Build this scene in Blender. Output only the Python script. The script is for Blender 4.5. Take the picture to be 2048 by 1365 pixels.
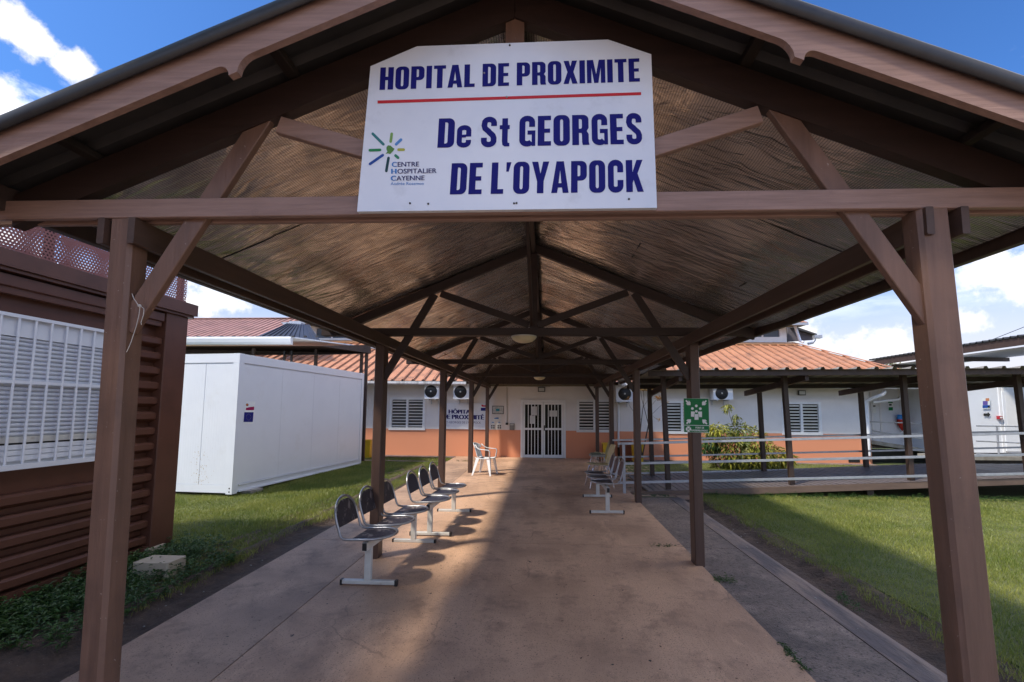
import bpy, math, random
import numpy as np
from mathutils import Vector, Matrix
from mathutils.geometry import tessellate_polygon
random.seed(7); rng = np.random.default_rng(7)
for o in list(bpy.data.objects): bpy.data.objects.remove(o)
scene = bpy.context.scene
COL = scene.collection
R_ = math.radians

# ------------------------------------------------------------------ camera
CAMH = 1.6; FPX = 910.0; PCX, PCY = 1054.74, 739.29
def _basis(yaw, pitch, roll):
    cy, sy, cp, sp, cr, sr = math.cos(yaw), math.sin(yaw), math.cos(pitch), math.sin(pitch), math.cos(roll), math.sin(roll)
    f = Vector((sy*cp, cy*cp, sp)); r = Vector((cy, -sy, 0)); u = r.cross(f)
    return cr*r + sr*u, -sr*r + cr*u, f
CR, CU, CF = _basis(-.0407, .0895, .0041)
cam_d = bpy.data.cameras.new('camera'); cam = bpy.data.objects.new('camera', cam_d); COL.objects.link(cam)
m = Matrix((CR, CU, -CF)).transposed().to_4x4(); m.translation = Vector((0, 0, CAMH)); cam.matrix_world = m
cam_d.sensor_width = 36; cam_d.lens = FPX/2048*36
cam_d.shift_x = (1024-PCX)/2048; cam_d.shift_y = (PCY-682.5)/2048
cam_d.clip_start = .05; cam_d.clip_end = 2000
scene.camera = cam
def ray(x, y): return CR*((x-PCX)/FPX) - CU*((y-PCY)/FPX) + CF
def at(x, y, Y):          # point of the upright plane at depth Y seen at photo pixel x, y
    d = ray(x, y); return d*(Y/d.y) + Vector((0, 0, CAMH))
def atX(x, y, X):
    d = ray(x, y); return d*(X/d.x) + Vector((0, 0, CAMH))
def G(X, Y):              # the ground's gentle fall
    Yc = min(max(Y, 0), 16); Xc = min(max(X, -8), 12)
    return .0091*(Yc-1.8) - .01*Xc*Yc/14.5

# ------------------------------------------------------------------ world, sun, exposure
SUN_DIR = Vector((.66, .43, -1.0)).normalized()      # direction the light travels
toSun = -SUN_DIR
sun_el = math.asin(toSun.z); sun_az = math.atan2(toSun.x, toSun.y)   # azimuth clockwise from +Y
W = bpy.data.worlds.new('World'); scene.world = W; W.use_nodes = True
nt = W.node_tree; N = nt.nodes; L = nt.links; N.clear()
wo = N.new('ShaderNodeOutputWorld'); bg = N.new('ShaderNodeBackground'); sky = N.new('ShaderNodeTexSky')
sky.sky_type = 'NISHITA'; sky.sun_disc = False; sky.sun_elevation = sun_el; sky.sun_rotation = sun_az
sky.air_density = 1.0; sky.dust_density = 1.5; sky.ozone_density = 1.6; sky.altitude = 50
tc = N.new('ShaderNodeTexCoord'); sep = N.new('ShaderNodeSeparateXYZ'); L.new(tc.outputs['Generated'], sep.inputs[0])
def wmath(op, a, b=None, c=None, clamp=False):
    n = N.new('ShaderNodeMath'); n.operation = op; n.use_clamp = clamp
    for i, v in enumerate((a, b, c)):
        if v is None: continue
        if isinstance(v, (int, float)): n.inputs[i].default_value = v
        else: L.new(v, n.inputs[i])
    return n.outputs[0]
def wramp(v, a, b):
    n = N.new('ShaderNodeMapRange'); n.clamp = True; n.interpolation_type = 'SMOOTHSTEP'
    L.new(v, n.inputs[0]); n.inputs[1].default_value = a; n.inputs[2].default_value = b
    return n.outputs[0]
# cloud layer: direction projected on a plane above, fractal noise
zc = wmath('ADD', wmath('MAXIMUM', sep.outputs[2], 0.0), .16)
cx_ = wmath('DIVIDE', sep.outputs[0], zc); cy_ = wmath('DIVIDE', sep.outputs[1], zc)
comb = N.new('ShaderNodeCombineXYZ'); L.new(cx_, comb.inputs[0]); L.new(cy_, comb.inputs[1])
nz = N.new('ShaderNodeTexNoise'); nz.inputs['Scale'].default_value = 1.35; nz.inputs['Detail'].default_value = 9; nz.inputs['Roughness'].default_value = .58
nz.inputs['Distortion'].default_value = .25
mp = N.new('ShaderNodeMapping'); mp.inputs['Location'].default_value = CLOUD_OFF = (21, 4, 0)
L.new(comb.outputs[0], mp.inputs[0]); L.new(mp.outputs[0], nz.inputs['Vector'])
cl = wramp(nz.outputs['Fac'], .50, .66)
# named clouds: soft blobs round a direction, broken up by the same noise
nf = N.new('ShaderNodeTexNoise'); nf.inputs['Scale'].default_value = 14; nf.inputs['Detail'].default_value = 8; nf.inputs['Roughness'].default_value = .62
L.new(tc.outputs['Generated'], nf.inputs['Vector'])
def blob(px, py, r, stretch=(1, 1, 1), th=.0):
    d = ray(px, py).normalized()
    s = N.new('ShaderNodeVectorMath'); s.operation = 'SUBTRACT'; L.new(tc.outputs['Generated'], s.inputs[0]); s.inputs[1].default_value = d
    k = N.new('ShaderNodeVectorMath'); k.operation = 'MULTIPLY'; L.new(s.outputs[0], k.inputs[0]); k.inputs[1].default_value = stretch
    l = N.new('ShaderNodeVectorMath'); l.operation = 'LENGTH'; L.new(k.outputs[0], l.inputs[0])
    v = wmath('SUBTRACT', 1.0, wmath('DIVIDE', l.outputs['Value'], r))
    v = wmath('ADD', v, wmath('MULTIPLY', wmath('SUBTRACT', nf.outputs['Fac'], .5), 3.2))
    return wramp(v, .12, .75)
bl = None
for a in [(25, 40, .034), (62, 66, .036), (95, 88, .026), (140, 122, .03), (0, 175, .032), (-80, 240, .06), (2010, 545, .09, (1, 1, 1.7)), (2120, 560, .12, (1, 1, 1.6)),
          (1700, 690, .11, (1, 1, 2.6)), (1600, 660, .07, (1, 1, 2.)), (440, 600, .10, (1, 1, 2.4)), (1900, 640, .08, (1, 1, 3)),
          (2600, 420, .25, (1, 1, 2)), (-500, 450, .28, (1, 1, 2))]:
    b = blob(*a); bl = b if bl is None else wmath('MAXIMUM', bl, b)
cl2 = wmath('MAXIMUM', wmath('MULTIPLY', cl, .85), bl)
# whitish haze towards the horizon
hz = wmath('SUBTRACT', 1.0, wramp(sep.outputs[2], .04, .34)); hz = wmath('MULTIPLY', hz, .92)
mixh = N.new('ShaderNodeMixRGB'); L.new(hz, mixh.inputs[0])
skg = N.new('ShaderNodeMixRGB'); skg.blend_type = 'MULTIPLY'; skg.inputs[0].default_value = 1; L.new(sky.outputs[0], skg.inputs[1]); skg.inputs[2].default_value = (.19, .35, .57, 1)
L.new(skg.outputs[0], mixh.inputs[1]); mixh.inputs[2].default_value = (2.45, 2.38, 2.55, 1)
mixo = N.new('ShaderNodeMixRGB'); L.new(wmath('MULTIPLY', cl, wmath('MULTIPLY', wramp(sep.outputs[2], .14, .42), .9)), mixo.inputs[0]); L.new(mixh.outputs[0], mixo.inputs[1]); mixo.inputs[2].default_value = (13.0, 12.4, 11.8, 1)  # extra bright clouds, mostly out of view, added to lift the ambient light
mixc = N.new('ShaderNodeMixRGB'); L.new(bl, mixc.inputs[0]); L.new(mixo.outputs[0], mixc.inputs[1])
mixc.inputs[2].default_value = (3.2, 3.15, 3.2, 1)
L.new(mixc.outputs[0], bg.inputs[0]); bg.inputs[1].default_value = .15; L.new(bg.outputs[0], wo.inputs[0])
sd = bpy.data.lights.new('sun', 'SUN'); sd.energy = 2.0; sd.angle = R_(5.0); sd.color = (1, .90, .76)
so = bpy.data.objects.new('sun', sd); COL.objects.link(so); so.rotation_euler = SUN_DIR.to_track_quat('-Z', 'Y').to_euler()
scene.view_settings.view_transform = 'Standard'; scene.view_settings.look = 'None'
scene.view_settings.exposure = 1.40; scene.view_settings.gamma = 1
scene.render.engine = 'CYCLES'
scene.cycles.max_bounces = 8; scene.cycles.transparent_max_bounces = 12

# ------------------------------------------------------------------ materials
def mat(name, col, rough=.6, metal=0, col2=None, scale=8, stretch=(1, 1, 1), detail=5, bump=.0, bscale=None, spec=.5, lo=.35, hi=.7,
        dirt=None, dscale=2.0, dlo=.5, dhi=.75, damt=.6, coords='Object', spots=None):
    M = bpy.data.materials.new(name); M.use_nodes = True; t = M.node_tree; n = t.nodes; l = t.links
    p = n['Principled BSDF']; p.inputs['Roughness'].default_value = rough; p.inputs['Metallic'].default_value = metal
    p.inputs['Specular IOR Level'].default_value = spec
    tcn = n.new('ShaderNodeTexCoord'); mpn = n.new('ShaderNodeMapping'); mpn.inputs['Scale'].default_value = stretch
    l.new(tcn.outputs[coords], mpn.inputs[0])
    rgb = n.new('ShaderNodeRGB'); rgb.outputs[0].default_value = (*col, 1); out = rgb.outputs[0]
    if col2 is not None:
        a = n.new('ShaderNodeTexNoise'); a.inputs['Scale'].default_value = scale; a.inputs['Detail'].default_value = detail; a.inputs['Roughness'].default_value = .6
        l.new(mpn.outputs[0], a.inputs['Vector'])
        r = n.new('ShaderNodeMapRange'); l.new(a.outputs['Fac'], r.inputs[0]); r.inputs[1].default_value = lo; r.inputs[2].default_value = hi
        x = n.new('ShaderNodeMixRGB'); l.new(r.outputs[0], x.inputs[0]); l.new(out, x.inputs[1]); x.inputs[2].default_value = (*col2, 1); out = x.outputs[0]
    if dirt is not None:
        a = n.new('ShaderNodeTexNoise'); a.inputs['Scale'].default_value = dscale; a.inputs['Detail'].default_value = 8; a.inputs['Roughness'].default_value = .65
        l.new(tcn.outputs[coords], a.inputs['Vector'])
        r = n.new('ShaderNodeMapRange'); l.new(a.outputs['Fac'], r.inputs[0]); r.inputs[1].default_value = dlo; r.inputs[2].default_value = dhi; r.inputs[4].default_value = damt
        x = n.new('ShaderNodeMixRGB'); l.new(r.outputs[0], x.inputs[0]); l.new(out, x.inputs[1]); x.inputs[2].default_value = (*dirt, 1); out = x.outputs[0]
    if spots is not None:   # (colour, scale, lo, hi)
        a = n.new('ShaderNodeTexNoise'); a.inputs['Scale'].default_value = spots[1]; a.inputs['Detail'].default_value = 3
        l.new(tcn.outputs[coords], a.inputs['Vector'])
        r = n.new('ShaderNodeMapRange'); l.new(a.outputs['Fac'], r.inputs[0]); r.inputs[1].default_value = spots[2]; r.inputs[2].default_value = spots[3]
        x = n.new('ShaderNodeMixRGB'); l.new(r.outputs[0], x.inputs[0]); l.new(out, x.inputs[1]); x.inputs[2].default_value = (*spots[0], 1); out = x.outputs[0]
    l.new(out, p.inputs['Base Color'])
    if bump:
        a = n.new('ShaderNodeTexNoise'); a.inputs['Scale'].default_value = bscale or scale; a.inputs['Detail'].default_value = 6; a.inputs['Roughness'].default_value = .65
        l.new(mpn.outputs[0], a.inputs['Vector'])
        b = n.new('ShaderNodeBump'); b.inputs['Strength'].default_value = min(1, bump*10); b.inputs['Distance'].default_value = bump*.1
        l.new(a.outputs['Fac'], b.inputs['Height']); l.new(b.outputs[0], p.inputs['Normal'])
    return M
MT = {}
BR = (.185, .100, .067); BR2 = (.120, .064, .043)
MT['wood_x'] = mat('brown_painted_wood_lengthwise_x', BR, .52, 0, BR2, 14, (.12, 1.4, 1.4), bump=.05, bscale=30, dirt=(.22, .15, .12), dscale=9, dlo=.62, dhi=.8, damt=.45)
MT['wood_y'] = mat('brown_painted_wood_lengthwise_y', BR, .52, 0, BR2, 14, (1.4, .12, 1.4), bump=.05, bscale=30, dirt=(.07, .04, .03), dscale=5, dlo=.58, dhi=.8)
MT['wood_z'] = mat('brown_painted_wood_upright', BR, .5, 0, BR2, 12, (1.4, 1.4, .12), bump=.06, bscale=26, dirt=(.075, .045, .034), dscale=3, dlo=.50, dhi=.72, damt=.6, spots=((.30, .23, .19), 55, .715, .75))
MT['barge'] = mat('brown_weathered_front_lit_board', (.31, .195, .155), .6, 0, (.22, .135, .105), 22, (.15, 1.4, 2.4), bump=.05, bscale=40, dirt=(.10, .065, .055), dscale=6, dlo=.6, dhi=.8, damt=.5)  # shared by the front truss; open light is put into the paler tone
MT['inner_x'] = mat('shade_darkened_brown_paint_lengthwise_x', (.034, .018, .014), .5, 0, (.024, .013, .010), 14, (.12, 1.4, 1.4), bump=.04, bscale=30)  # inner timbers and plates: the same brown paint, canopy shade put into the colour
MT['inner_y'] = mat('shade_darkened_brown_paint_lengthwise_y', (.040, .022, .017), .5, 0, (.028, .015, .012), 14, (1.4, .12, 1.4), bump=.04, bscale=30)
MT['plate_y'] = mat('shade_darkened_brown_paint_on_plates', (.085, .048, .034), .5, 0, (.06, .034, .025), 14, (1.4, .12, 1.4), bump=.04, bscale=30)
MT['inner_z'] = mat('shade_darkened_brown_paint_upright', (.085, .047, .034), .45, 0, (.062, .034, .025), 12, (1.4, 1.4, .12), bump=.05, bscale=26, spots=((.3, .24, .2), 60, .75, .79))
MT['dark_wood'] = mat('dark_brown_stained_wood', (.055, .033, .025), .6, 0, (.035, .021, .016), 12, (1, 1, .2), bump=.03, dirt=(.09, .07, .06), dscale=6, dlo=.62, dhi=.8, damt=.4)
MT['roof_dark'] = mat('grey_weathered_roof_sheet', (.062, .058, .056), .5, .2, (.04, .038, .037), 3, dirt=(.04, .038, .035), dscale=7, bump=.02)
MT['flash'] = mat('dark_grey_flashing', (.026, .026, .028), .45, .1, (.014, .014, .016), 9, dirt=(.03, .03, .028), dscale=16, dlo=.5, dhi=.7)
MT['purlin'] = mat('raw_dark_purlin_wood', (.028, .017, .012), .7, 0, (.02, .014, .01), 10, (1, .1, 1), bump=.03)
MT['white'] = mat('white_paint', (.78, .79, .80), .4, 0, (.70, .71, .72), 3, dirt=(.55, .54, .5), dscale=4, dlo=.55, dhi=.8, damt=.4)
MT['white_metal'] = mat('white_lacquered_metal', (.72, .75, .79), .35, 0, (.69, .72, .765), 2, dirt=(.60, .60, .58), dscale=2.5, dlo=.55, dhi=.85, damt=.5)
MT['plastic_white'] = mat('white_plastic', (.80, .81, .82), .35, 0, (.74, .75, .76), 10)
MT['black'] = mat('black_plastic', (.015, .015, .016), .4)
MT['dark_glass'] = mat('dark_window_glass', (.014, .012, .010), .12, 0, spec=.12)
MT['steel'] = mat('grey_tube_steel', (.42, .42, .43), .32, .75, (.30, .30, .31), 12, dirt=(.2, .18, .16), dscale=14, dlo=.6, dhi=.8)
MT['galv'] = mat('galvanised_steel_rail', (.50, .52, .56), .38, .6, (.38, .40, .44), 9, dirt=(.25, .24, .23), dscale=6, dlo=.6, dhi=.8)
MT['chrome'] = mat('chromed_tube', (.6, .6, .66), .15, 1)
MT['bench_paint'] = mat('off_white_enamelled_steel', (.60, .60, .56), .35, 0, (.50, .49, .45), 8, dirt=(.30, .25, .2), dscale=12, dlo=.58, dhi=.75, damt=.7)
MT['concrete'] = mat('grey_concrete', (.33, .31, .28), .85, 0, (.24, .22, .19), 6, bump=.08, bscale=25, dirt=(.12, .09, .07), dscale=4)
MT['cream'] = mat('cream_glass', (.62, .56, .36), .35, 0, (.55, .48, .30), 9)
MT['beige'] = mat('beige_plastic', (.62, .52, .28), .45, 0, (.54, .45, .24), 14, dirt=(.35, .28, .16), dscale=9, dlo=.6, dhi=.8, damt=.5)
MT['yellow'] = mat('yellow_plastic', (.80, .52, .02), .4, 0, (.70, .44, .02), 6)
MT['container_brown'] = mat('red_brown_container_paint', (.115, .048, .030), .38, 0, (.095, .038, .023), 4, dirt=(.05, .022, .015), dscale=3, dlo=.5, dhi=.8, damt=.6, spec=.4)
MT['orange_roof'] = mat('faded_orange_roof_sheet', (.47, .215, .118), .6, 0, (.36, .155, .085), 2.2, dirt=(.10, .055, .04), dscale=1.7, dlo=.50, dhi=.70, damt=.75)
MT['rib_shadow'] = mat('painted_rib_shadow', (.06, .035, .028), .8, 0, (.16, .07, .045), 3, lo=.5, hi=.7)  # painted shadow lines beside the roof ribs
MT['pink_roof'] = mat('faded_pink_brown_roof_sheet', (.42, .22, .19), .6, 0, (.30, .15, .13), 1.6, dirt=(.10, .07, .06), dscale=1.2, dlo=.5, dhi=.75)
MT['dark_roof'] = mat('dark_slate_blue_roof_sheet', (.055, .058, .075), .4, .2, (.035, .036, .045), 2)
MT['ridgecap'] = mat('orange_flashing', (.62, .30, .13), .5, 0, (.5, .24, .11), 5, dirt=(.15, .08, .04), dscale=3, dlo=.6, dhi=.8)
MT['trunk'] = mat('bark', (.10, .075, .055), .9, 0, (.05, .038, .03), 20, bump=.2)
MT['soil'] = mat('dark_damp_soil', (.13, .085, .060), .9, 0, (.050, .034, .026), 5, bump=.6, bscale=18, dirt=(.15, .11, .085), dscale=14, dlo=.58, dhi=.75, damt=.6, spots=((.4, .36, .32), 90, .72, .76))
MT['string'] = mat('pale_string', (.5, .48, .44), .8)
def leafmat(name, c1, c2, tr=.3):
    M = bpy.data.materials.new(name); M.use_nodes = True; t = M.node_tree; n = t.nodes; l = t.links
    p = n['Principled BSDF']; p.inputs['Roughness'].default_value = .45
    g = n.new('ShaderNodeNewGeometry'); o = n.new('ShaderNodeTexCoord')
    a = n.new('ShaderNodeTexNoise'); a.inputs['Scale'].default_value = 1.3; a.inputs['Detail'].default_value = 4; l.new(o.outputs['Object'], a.inputs['Vector'])
    ad = n.new('ShaderNodeMath'); ad.operation = 'MULTIPLY_ADD'; l.new(g.outputs['Random Per Island'], ad.inputs[0]); ad.inputs[1].default_value = .7
    r0 = n.new('ShaderNodeMapRange'); l.new(a.outputs['Fac'], r0.inputs[0]); r0.inputs[1].default_value = .35; r0.inputs[2].default_value = .65; r0.inputs[3].default_value = -.2; r0.inputs[4].default_value = .5
    l.new(r0.outputs[0], ad.inputs[2])
    x = n.new('ShaderNodeMixRGB'); l.new(ad.outputs[0], x.inputs[0]); x.inputs[1].default_value = (*c1, 1); x.inputs[2].default_value = (*c2, 1); x.use_clamp = True
    l.new(x.outputs[0], p.inputs['Base Color'])
    tb = n.new('ShaderNodeBsdfTranslucent'); l.new(x.outputs[0], tb.inputs[0]); ms = n.new('ShaderNodeMixShader'); ms.inputs[0].default_value = tr
    l.new(p.outputs[0], ms.inputs[1]); l.new(tb.outputs[0], ms.inputs[2]); l.new(ms.outputs[0], n['Material Output'].inputs[0])
    return M
MT['grass'] = leafmat('short_grass_blades', (.12, .175, .025), (.32, .33, .075), .35)
MT['weed'] = leafmat('weed_leaves', (.035, .085, .018), (.07, .14, .03))
MT['shrub'] = leafmat('glossy_yellow_green_leaves', (.07, .11, .015), (.42, .40, .05))
MT['crown'] = leafmat('tree_leaves', (.05, .08, .015), (.22, .19, .04))
MT['straw'] = leafmat('dry_plant_blades', (.30, .24, .10), (.45, .22, .07))

# the brick-red lower band and white upper wall: one coat of each paint
def wallmat():
    M = mat('white_plaster_over_terracotta_band', (.74, .71, .69), .8, 0, (.70, .67, .65), 3, bump=.03, bscale=40, dirt=(.50, .47, .44), dscale=1.1, dlo=.55, dhi=.8, damt=.35)
    t = M.node_tree; n = t.nodes; l = t.links; p = n['Principled BSDF']; src = p.inputs['Base Color'].links[0].from_socket
    g = n.new('ShaderNodeNewGeometry'); s = n.new('ShaderNodeSeparateXYZ'); l.new(g.outputs['Position'], s.inputs[0])
    a = n.new('ShaderNodeMath'); a.operation = 'MULTIPLY_ADD'; l.new(s.outputs[0], a.inputs[0]); a.inputs[1].default_value = .0065; l.new(s.outputs[2], a.inputs[2])
    c = n.new('ShaderNodeMath'); c.operation = 'LESS_THAN'; l.new(a.outputs[0], c.inputs[0]); c.inputs[1].default_value = .968
    nz = n.new('ShaderNodeTexNoise'); nz.inputs['Scale'].default_value = 2.0; nz.inputs['Detail'].default_value = 6
    x0 = n.new('ShaderNodeMixRGB'); l.new(nz.outputs['Fac'], x0.inputs[0]); x0.inputs[1].default_value = (.74, .31, .17, 1); x0.inputs[2].default_value = (.66, .26, .14, 1)
    x = n.new('ShaderNodeMixRGB'); l.new(c.outputs[0], x.inputs[0]); l.new(src, x.inputs[1]); l.new(x0.outputs[0], x.inputs[2]); l.new(x.outputs[0], p.inputs['Base Color'])
    return M
MT['wall'] = wallmat()
def foilmat():     # reinforced reflective foil stretched over the rafters
    M = bpy.data.materials.new('brownish_reflective_foil'); M.use_nodes = True; t = M.node_tree; n = t.nodes; l = t.links
    p = n['Principled BSDF']; p.inputs['Metallic'].default_value = .9; p.inputs['Roughness'].default_value = .24
    tcn = n.new('ShaderNodeTexCoord'); s = n.new('ShaderNodeSeparateXYZ'); l.new(tcn.outputs['Object'], s.inputs[0])
    big = n.new('ShaderNodeTexNoise'); big.inputs['Scale'].default_value = 2.2; big.inputs['Detail'].default_value = 6; big.inputs['Distortion'].default_value = .5; l.new(tcn.outputs['Object'], big.inputs['Vector'])
    x = n.new('ShaderNodeMixRGB'); r = n.new('ShaderNodeMapRange'); l.new(big.outputs['Fac'], r.inputs[0]); r.inputs[1].default_value = .35; r.inputs[2].default_value = .68; l.new(r.outputs[0], x.inputs[0])
    x.inputs[1].default_value = (.82, .76, .69, 1); x.inputs[2].default_value = (.54, .49, .44, 1)
    w1 = n.new('ShaderNodeTexWave'); w1.wave_type = 'BANDS'; w1.bands_direction = 'X'; w1.inputs['Scale'].default_value = 26; w1.inputs['Distortion'].default_value = .15; w1.inputs['Detail'].default_value = 1; w1.inputs['Detail Scale'].default_value = .6
    l.new(tcn.outputs['Object'], w1.inputs['Vector'])
    w2 = n.new('ShaderNodeTexWave'); w2.wave_type = 'BANDS'; w2.bands_direction = 'Y'; w2.inputs['Scale'].default_value = 22; w2.inputs['Distortion'].default_value = .15; l.new(tcn.outputs['Object'], w2.inputs['Vector'])
    mr = n.new('ShaderNodeMapRange'); l.new(w1.outputs['Fac'], mr.inputs[0]); mr.inputs[1].default_value = .0; mr.inputs[2].default_value = .45; mr.inputs[3].default_value = .46; mr.inputs[4].default_value = 1
    y = n.new('ShaderNodeMixRGB'); y.blend_type = 'MULTIPLY'; y.inputs[0].default_value = 1; l.new(x.outputs[0], y.inputs[1]); l.new(mr.outputs[0], y.inputs[2]); l.new(y.outputs[0], p.inputs['Base Color'])
    ad = n.new('ShaderNodeMath'); ad.operation = 'MULTIPLY_ADD'; l.new(w2.outputs['Fac'], ad.inputs[0]); ad.inputs[1].default_value = .35; l.new(w1.outputs['Fac'], ad.inputs[2])
    b1 = n.new('ShaderNodeBump'); b1.inputs['Strength'].default_value = .12; b1.inputs['Distance'].default_value = .001; l.new(ad.outputs[0], b1.inputs['Height'])
    wm = n.new('ShaderNodeMapping'); wm.inputs['Scale'].default_value = (.45, 1.9, .45); l.new(tcn.outputs['Object'], wm.inputs[0])
    wr = n.new('ShaderNodeTexNoise'); wr.inputs['Scale'].default_value = 5; wr.inputs['Detail'].default_value = 5; wr.inputs['Distortion'].default_value = 1.2; l.new(wm.outputs[0], wr.inputs['Vector'])
    b2 = n.new('ShaderNodeBump'); b2.inputs['Strength'].default_value = .5; b2.inputs['Distance'].default_value = .05; l.new(wr.outputs['Fac'], b2.inputs['Height']); l.new(b1.outputs[0], b2.inputs['Normal'])
    l.new(b2.outputs[0], p.inputs['Normal'])
    return M
MT['foil'] = foilmat()
def perfmat():
    M = mat('perforated_red_brown_sheet', (.24, .085, .07), .45)
    t = M.node_tree; n = t.nodes; l = t.links; p = n['Principled BSDF']
    tcn = n.new('ShaderNodeTexCoord'); s = n.new('ShaderNodeSeparateXYZ'); l.new(tcn.outputs['Object'], s.inputs[0])
    def mm(op, a, b):
        k = n.new('ShaderNodeMath'); k.operation = op
        for i, v in enumerate((a, b)):
            if v is None: continue
            if isinstance(v, (int, float)): k.inputs[i].default_value = v
            else: l.new(v, k.inputs[i])
        return k.outputs[0]
    P = .030
    v = mm('DIVIDE', s.outputs[2], P*.866); row = mm('FLOOR', v, None)
    off = mm('MULTIPLY', mm('MODULO', row, 2.0), .5)
    u = mm('ADD', mm('DIVIDE', s.outputs[1], P), off)
    fu = mm('SUBTRACT', mm('FRACT', u, None), .5); fv = mm('SUBTRACT', mm('FRACT', v, None), .5)
    d = mm('ADD', mm('MULTIPLY', fu, fu), mm('MULTIPLY', fv, fv))
    hole = mm('LESS_THAN', d, .085)
    tr = n.new('ShaderNodeBsdfTransparent'); ms = n.new('ShaderNodeMixShader'); l.new(hole, ms.inputs[0]); l.new(p.outputs[0], ms.inputs[1]); l.new(tr.outputs[0], ms.inputs[2])
    l.new(ms.outputs[0], n['Material Output'].inputs[0]); return M
MT['perf'] = perfmat()
def pathmat(name, c1, c2, c3, groove=True, rough_=False):
    M = bpy.data.materials.new(name); M.use_nodes = True; t = M.node_tree; n = t.nodes; l = t.links
    p = n['Principled BSDF']; p.inputs['Roughness'].default_value = .62
    tcn = n.new('ShaderNodeTexCoord')
    def nz(sc, det, lo, hi, st=(1, 1, 1), rough=.6):
        mpn = n.new('ShaderNodeMapping'); mpn.inputs['Scale'].default_value = st; l.new(tcn.outputs['Object'], mpn.inputs[0])
        a = n.new('ShaderNodeTexNoise'); a.inputs['Scale'].default_value = sc; a.inputs['Detail'].default_value = det; a.inputs['Roughness'].default_value = rough; l.new(mpn.outputs[0], a.inputs['Vector'])
        r = n.new('ShaderNodeMapRange'); l.new(a.outputs['Fac'], r.inputs[0]); r.inputs[1].default_value = lo; r.inputs[2].default_value = hi; return r.outputs[0], a.outputs['Fac']
    def mix(f, a, c):
        x = n.new('ShaderNodeMixRGB'); l.new(f, x.inputs[0])
        if isinstance(a, tuple): x.inputs[1].default_value = (*a, 1)
        else: l.new(a, x.inputs[1])
        x.inputs[2].default_value = (*c, 1); return x.outputs[0]
    o = mix(nz(.9, 7, .40, .62)[0], tuple(v*1.12 for v in c1), c2)
    o = mix(nz(3.5, 8, .52, .72, (1, 1, 1), .7)[0], o, c3)
    o = mix(nz(1.1, 9, .55, .72, (1.6, .5, 1), .75)[0], o, tuple(v*1.3 for v in c1))
    o = mix(nz(1.7, 9, .60, .76, (1, 1, 1), .75)[0], o, tuple(v*.85 for v in c3))
    o = mix(nz(95, 2, .60, .68)[0], o, tuple(v*.35 for v in c1))
    o = mix(nz(60, 3, .70, .76)[0], o, tuple(min(1, v*1.9) for v in c2))
    o = mix(nz(16, 2, .735, .75)[0], o, (.05, .035, .028))
    if groove:
        wv = n.new('ShaderNodeTexNoise'); wv.inputs['Scale'].default_value = 2.2; wv.inputs['Detail'].default_value = 8; l.new(tcn.outputs['Object'], wv.inputs['Vector'])
        av = n.new('ShaderNodeMixRGB'); av.blend_type = 'ADD'; av.inputs[0].default_value = .35; l.new(tcn.outputs['Object'], av.inputs[1]); l.new(wv.outputs['Color'], av.inputs[2])
        vo = n.new('ShaderNodeTexVoronoi'); vo.feature = 'DISTANCE_TO_EDGE'; vo.inputs['Scale'].default_value = .42; l.new(av.outputs[0], vo.inputs['Vector'])
        rr = n.new('ShaderNodeMapRange'); l.new(vo.outputs['Distance'], rr.inputs[0]); rr.inputs[1].default_value = .0; rr.inputs[2].default_value = .0035; rr.inputs[3].default_value = .4; rr.inputs[4].default_value = 0
        ml = n.new('ShaderNodeMath'); ml.operation = 'MULTIPLY'; l.new(rr.outputs[0], ml.inputs[0]); l.new(nz(.8, 3, .48, .56)[0], ml.inputs[1])
        o = mix(ml.outputs[0], o, (.07, .045, .035))
    l.new(o, p.inputs['Base Color'])
    h = nz(70 if rough_ else 130, 4, 0, 1)[1]
    b = n.new('ShaderNodeBump'); b.inputs['Strength'].default_value = .9 if rough_ else .55; b.inputs['Distance'].default_value = .012 if rough_ else .006; l.new(h, b.inputs['Height'])
    if rough_: o = mix(nz(28, 6, .50, .62, (1, 1, 1), .8)[0], o, tuple(v*.45 for v in c2)); l.new(o, p.inputs['Base Color'])
    last = b
    if groove:
        g = nz(26, 3, 0, 1, (1, .03, 1))[1]
        b2 = n.new('ShaderNodeBump'); b2.inputs['Strength'].default_value = .35; b2.inputs['Distance'].default_value = .01; l.new(g, b2.inputs['Height']); l.new(b.outputs[0], b2.inputs['Normal']); last = b2
    l.new(last.outputs[0], p.inputs['Normal'])
    return M
MT['path'] = pathmat('reddish_brown_screeded_concrete', (.56, .35, .225), (.43, .265, .17), (.29, .18, .12))
MT['path_side'] = pathmat('dusty_grey_brown_concrete', (.44, .285, .19), (.31, .20, .137), (.19, .123, .085), False)
MT['asphalt'] = pathmat('dark_grey_rough_screed', (.23, .175, .145), (.125, .097, .083), (.38, .30, .25), False, True)
MT['curb'] = mat('stained_concrete_lip', (.26, .195, .16), .85, 0, (.12, .10, .10), 5, (1, .25, 1), bump=.2, bscale=24, lo=.42, hi=.6)
MT['bounce_forecourt'] = pathmat('pale_unseen_bounce_ground', (.50, .36, .26), (.40, .28, .20), (.32, .22, .16), False)  # added ground out of view, pale so it bounces light upward
MT['lawn_ground'] = mat('lawn_soil_under_grass', (.13, .145, .045), .95, 0, (.08, .095, .03), 5, bump=.3, bscale=30, dirt=(.12, .10, .05), dscale=3)
MT['ground'] = mat('far_grass_ground', (.085, .11, .028), .95, 0, (.055, .075, .02), .5)

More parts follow.
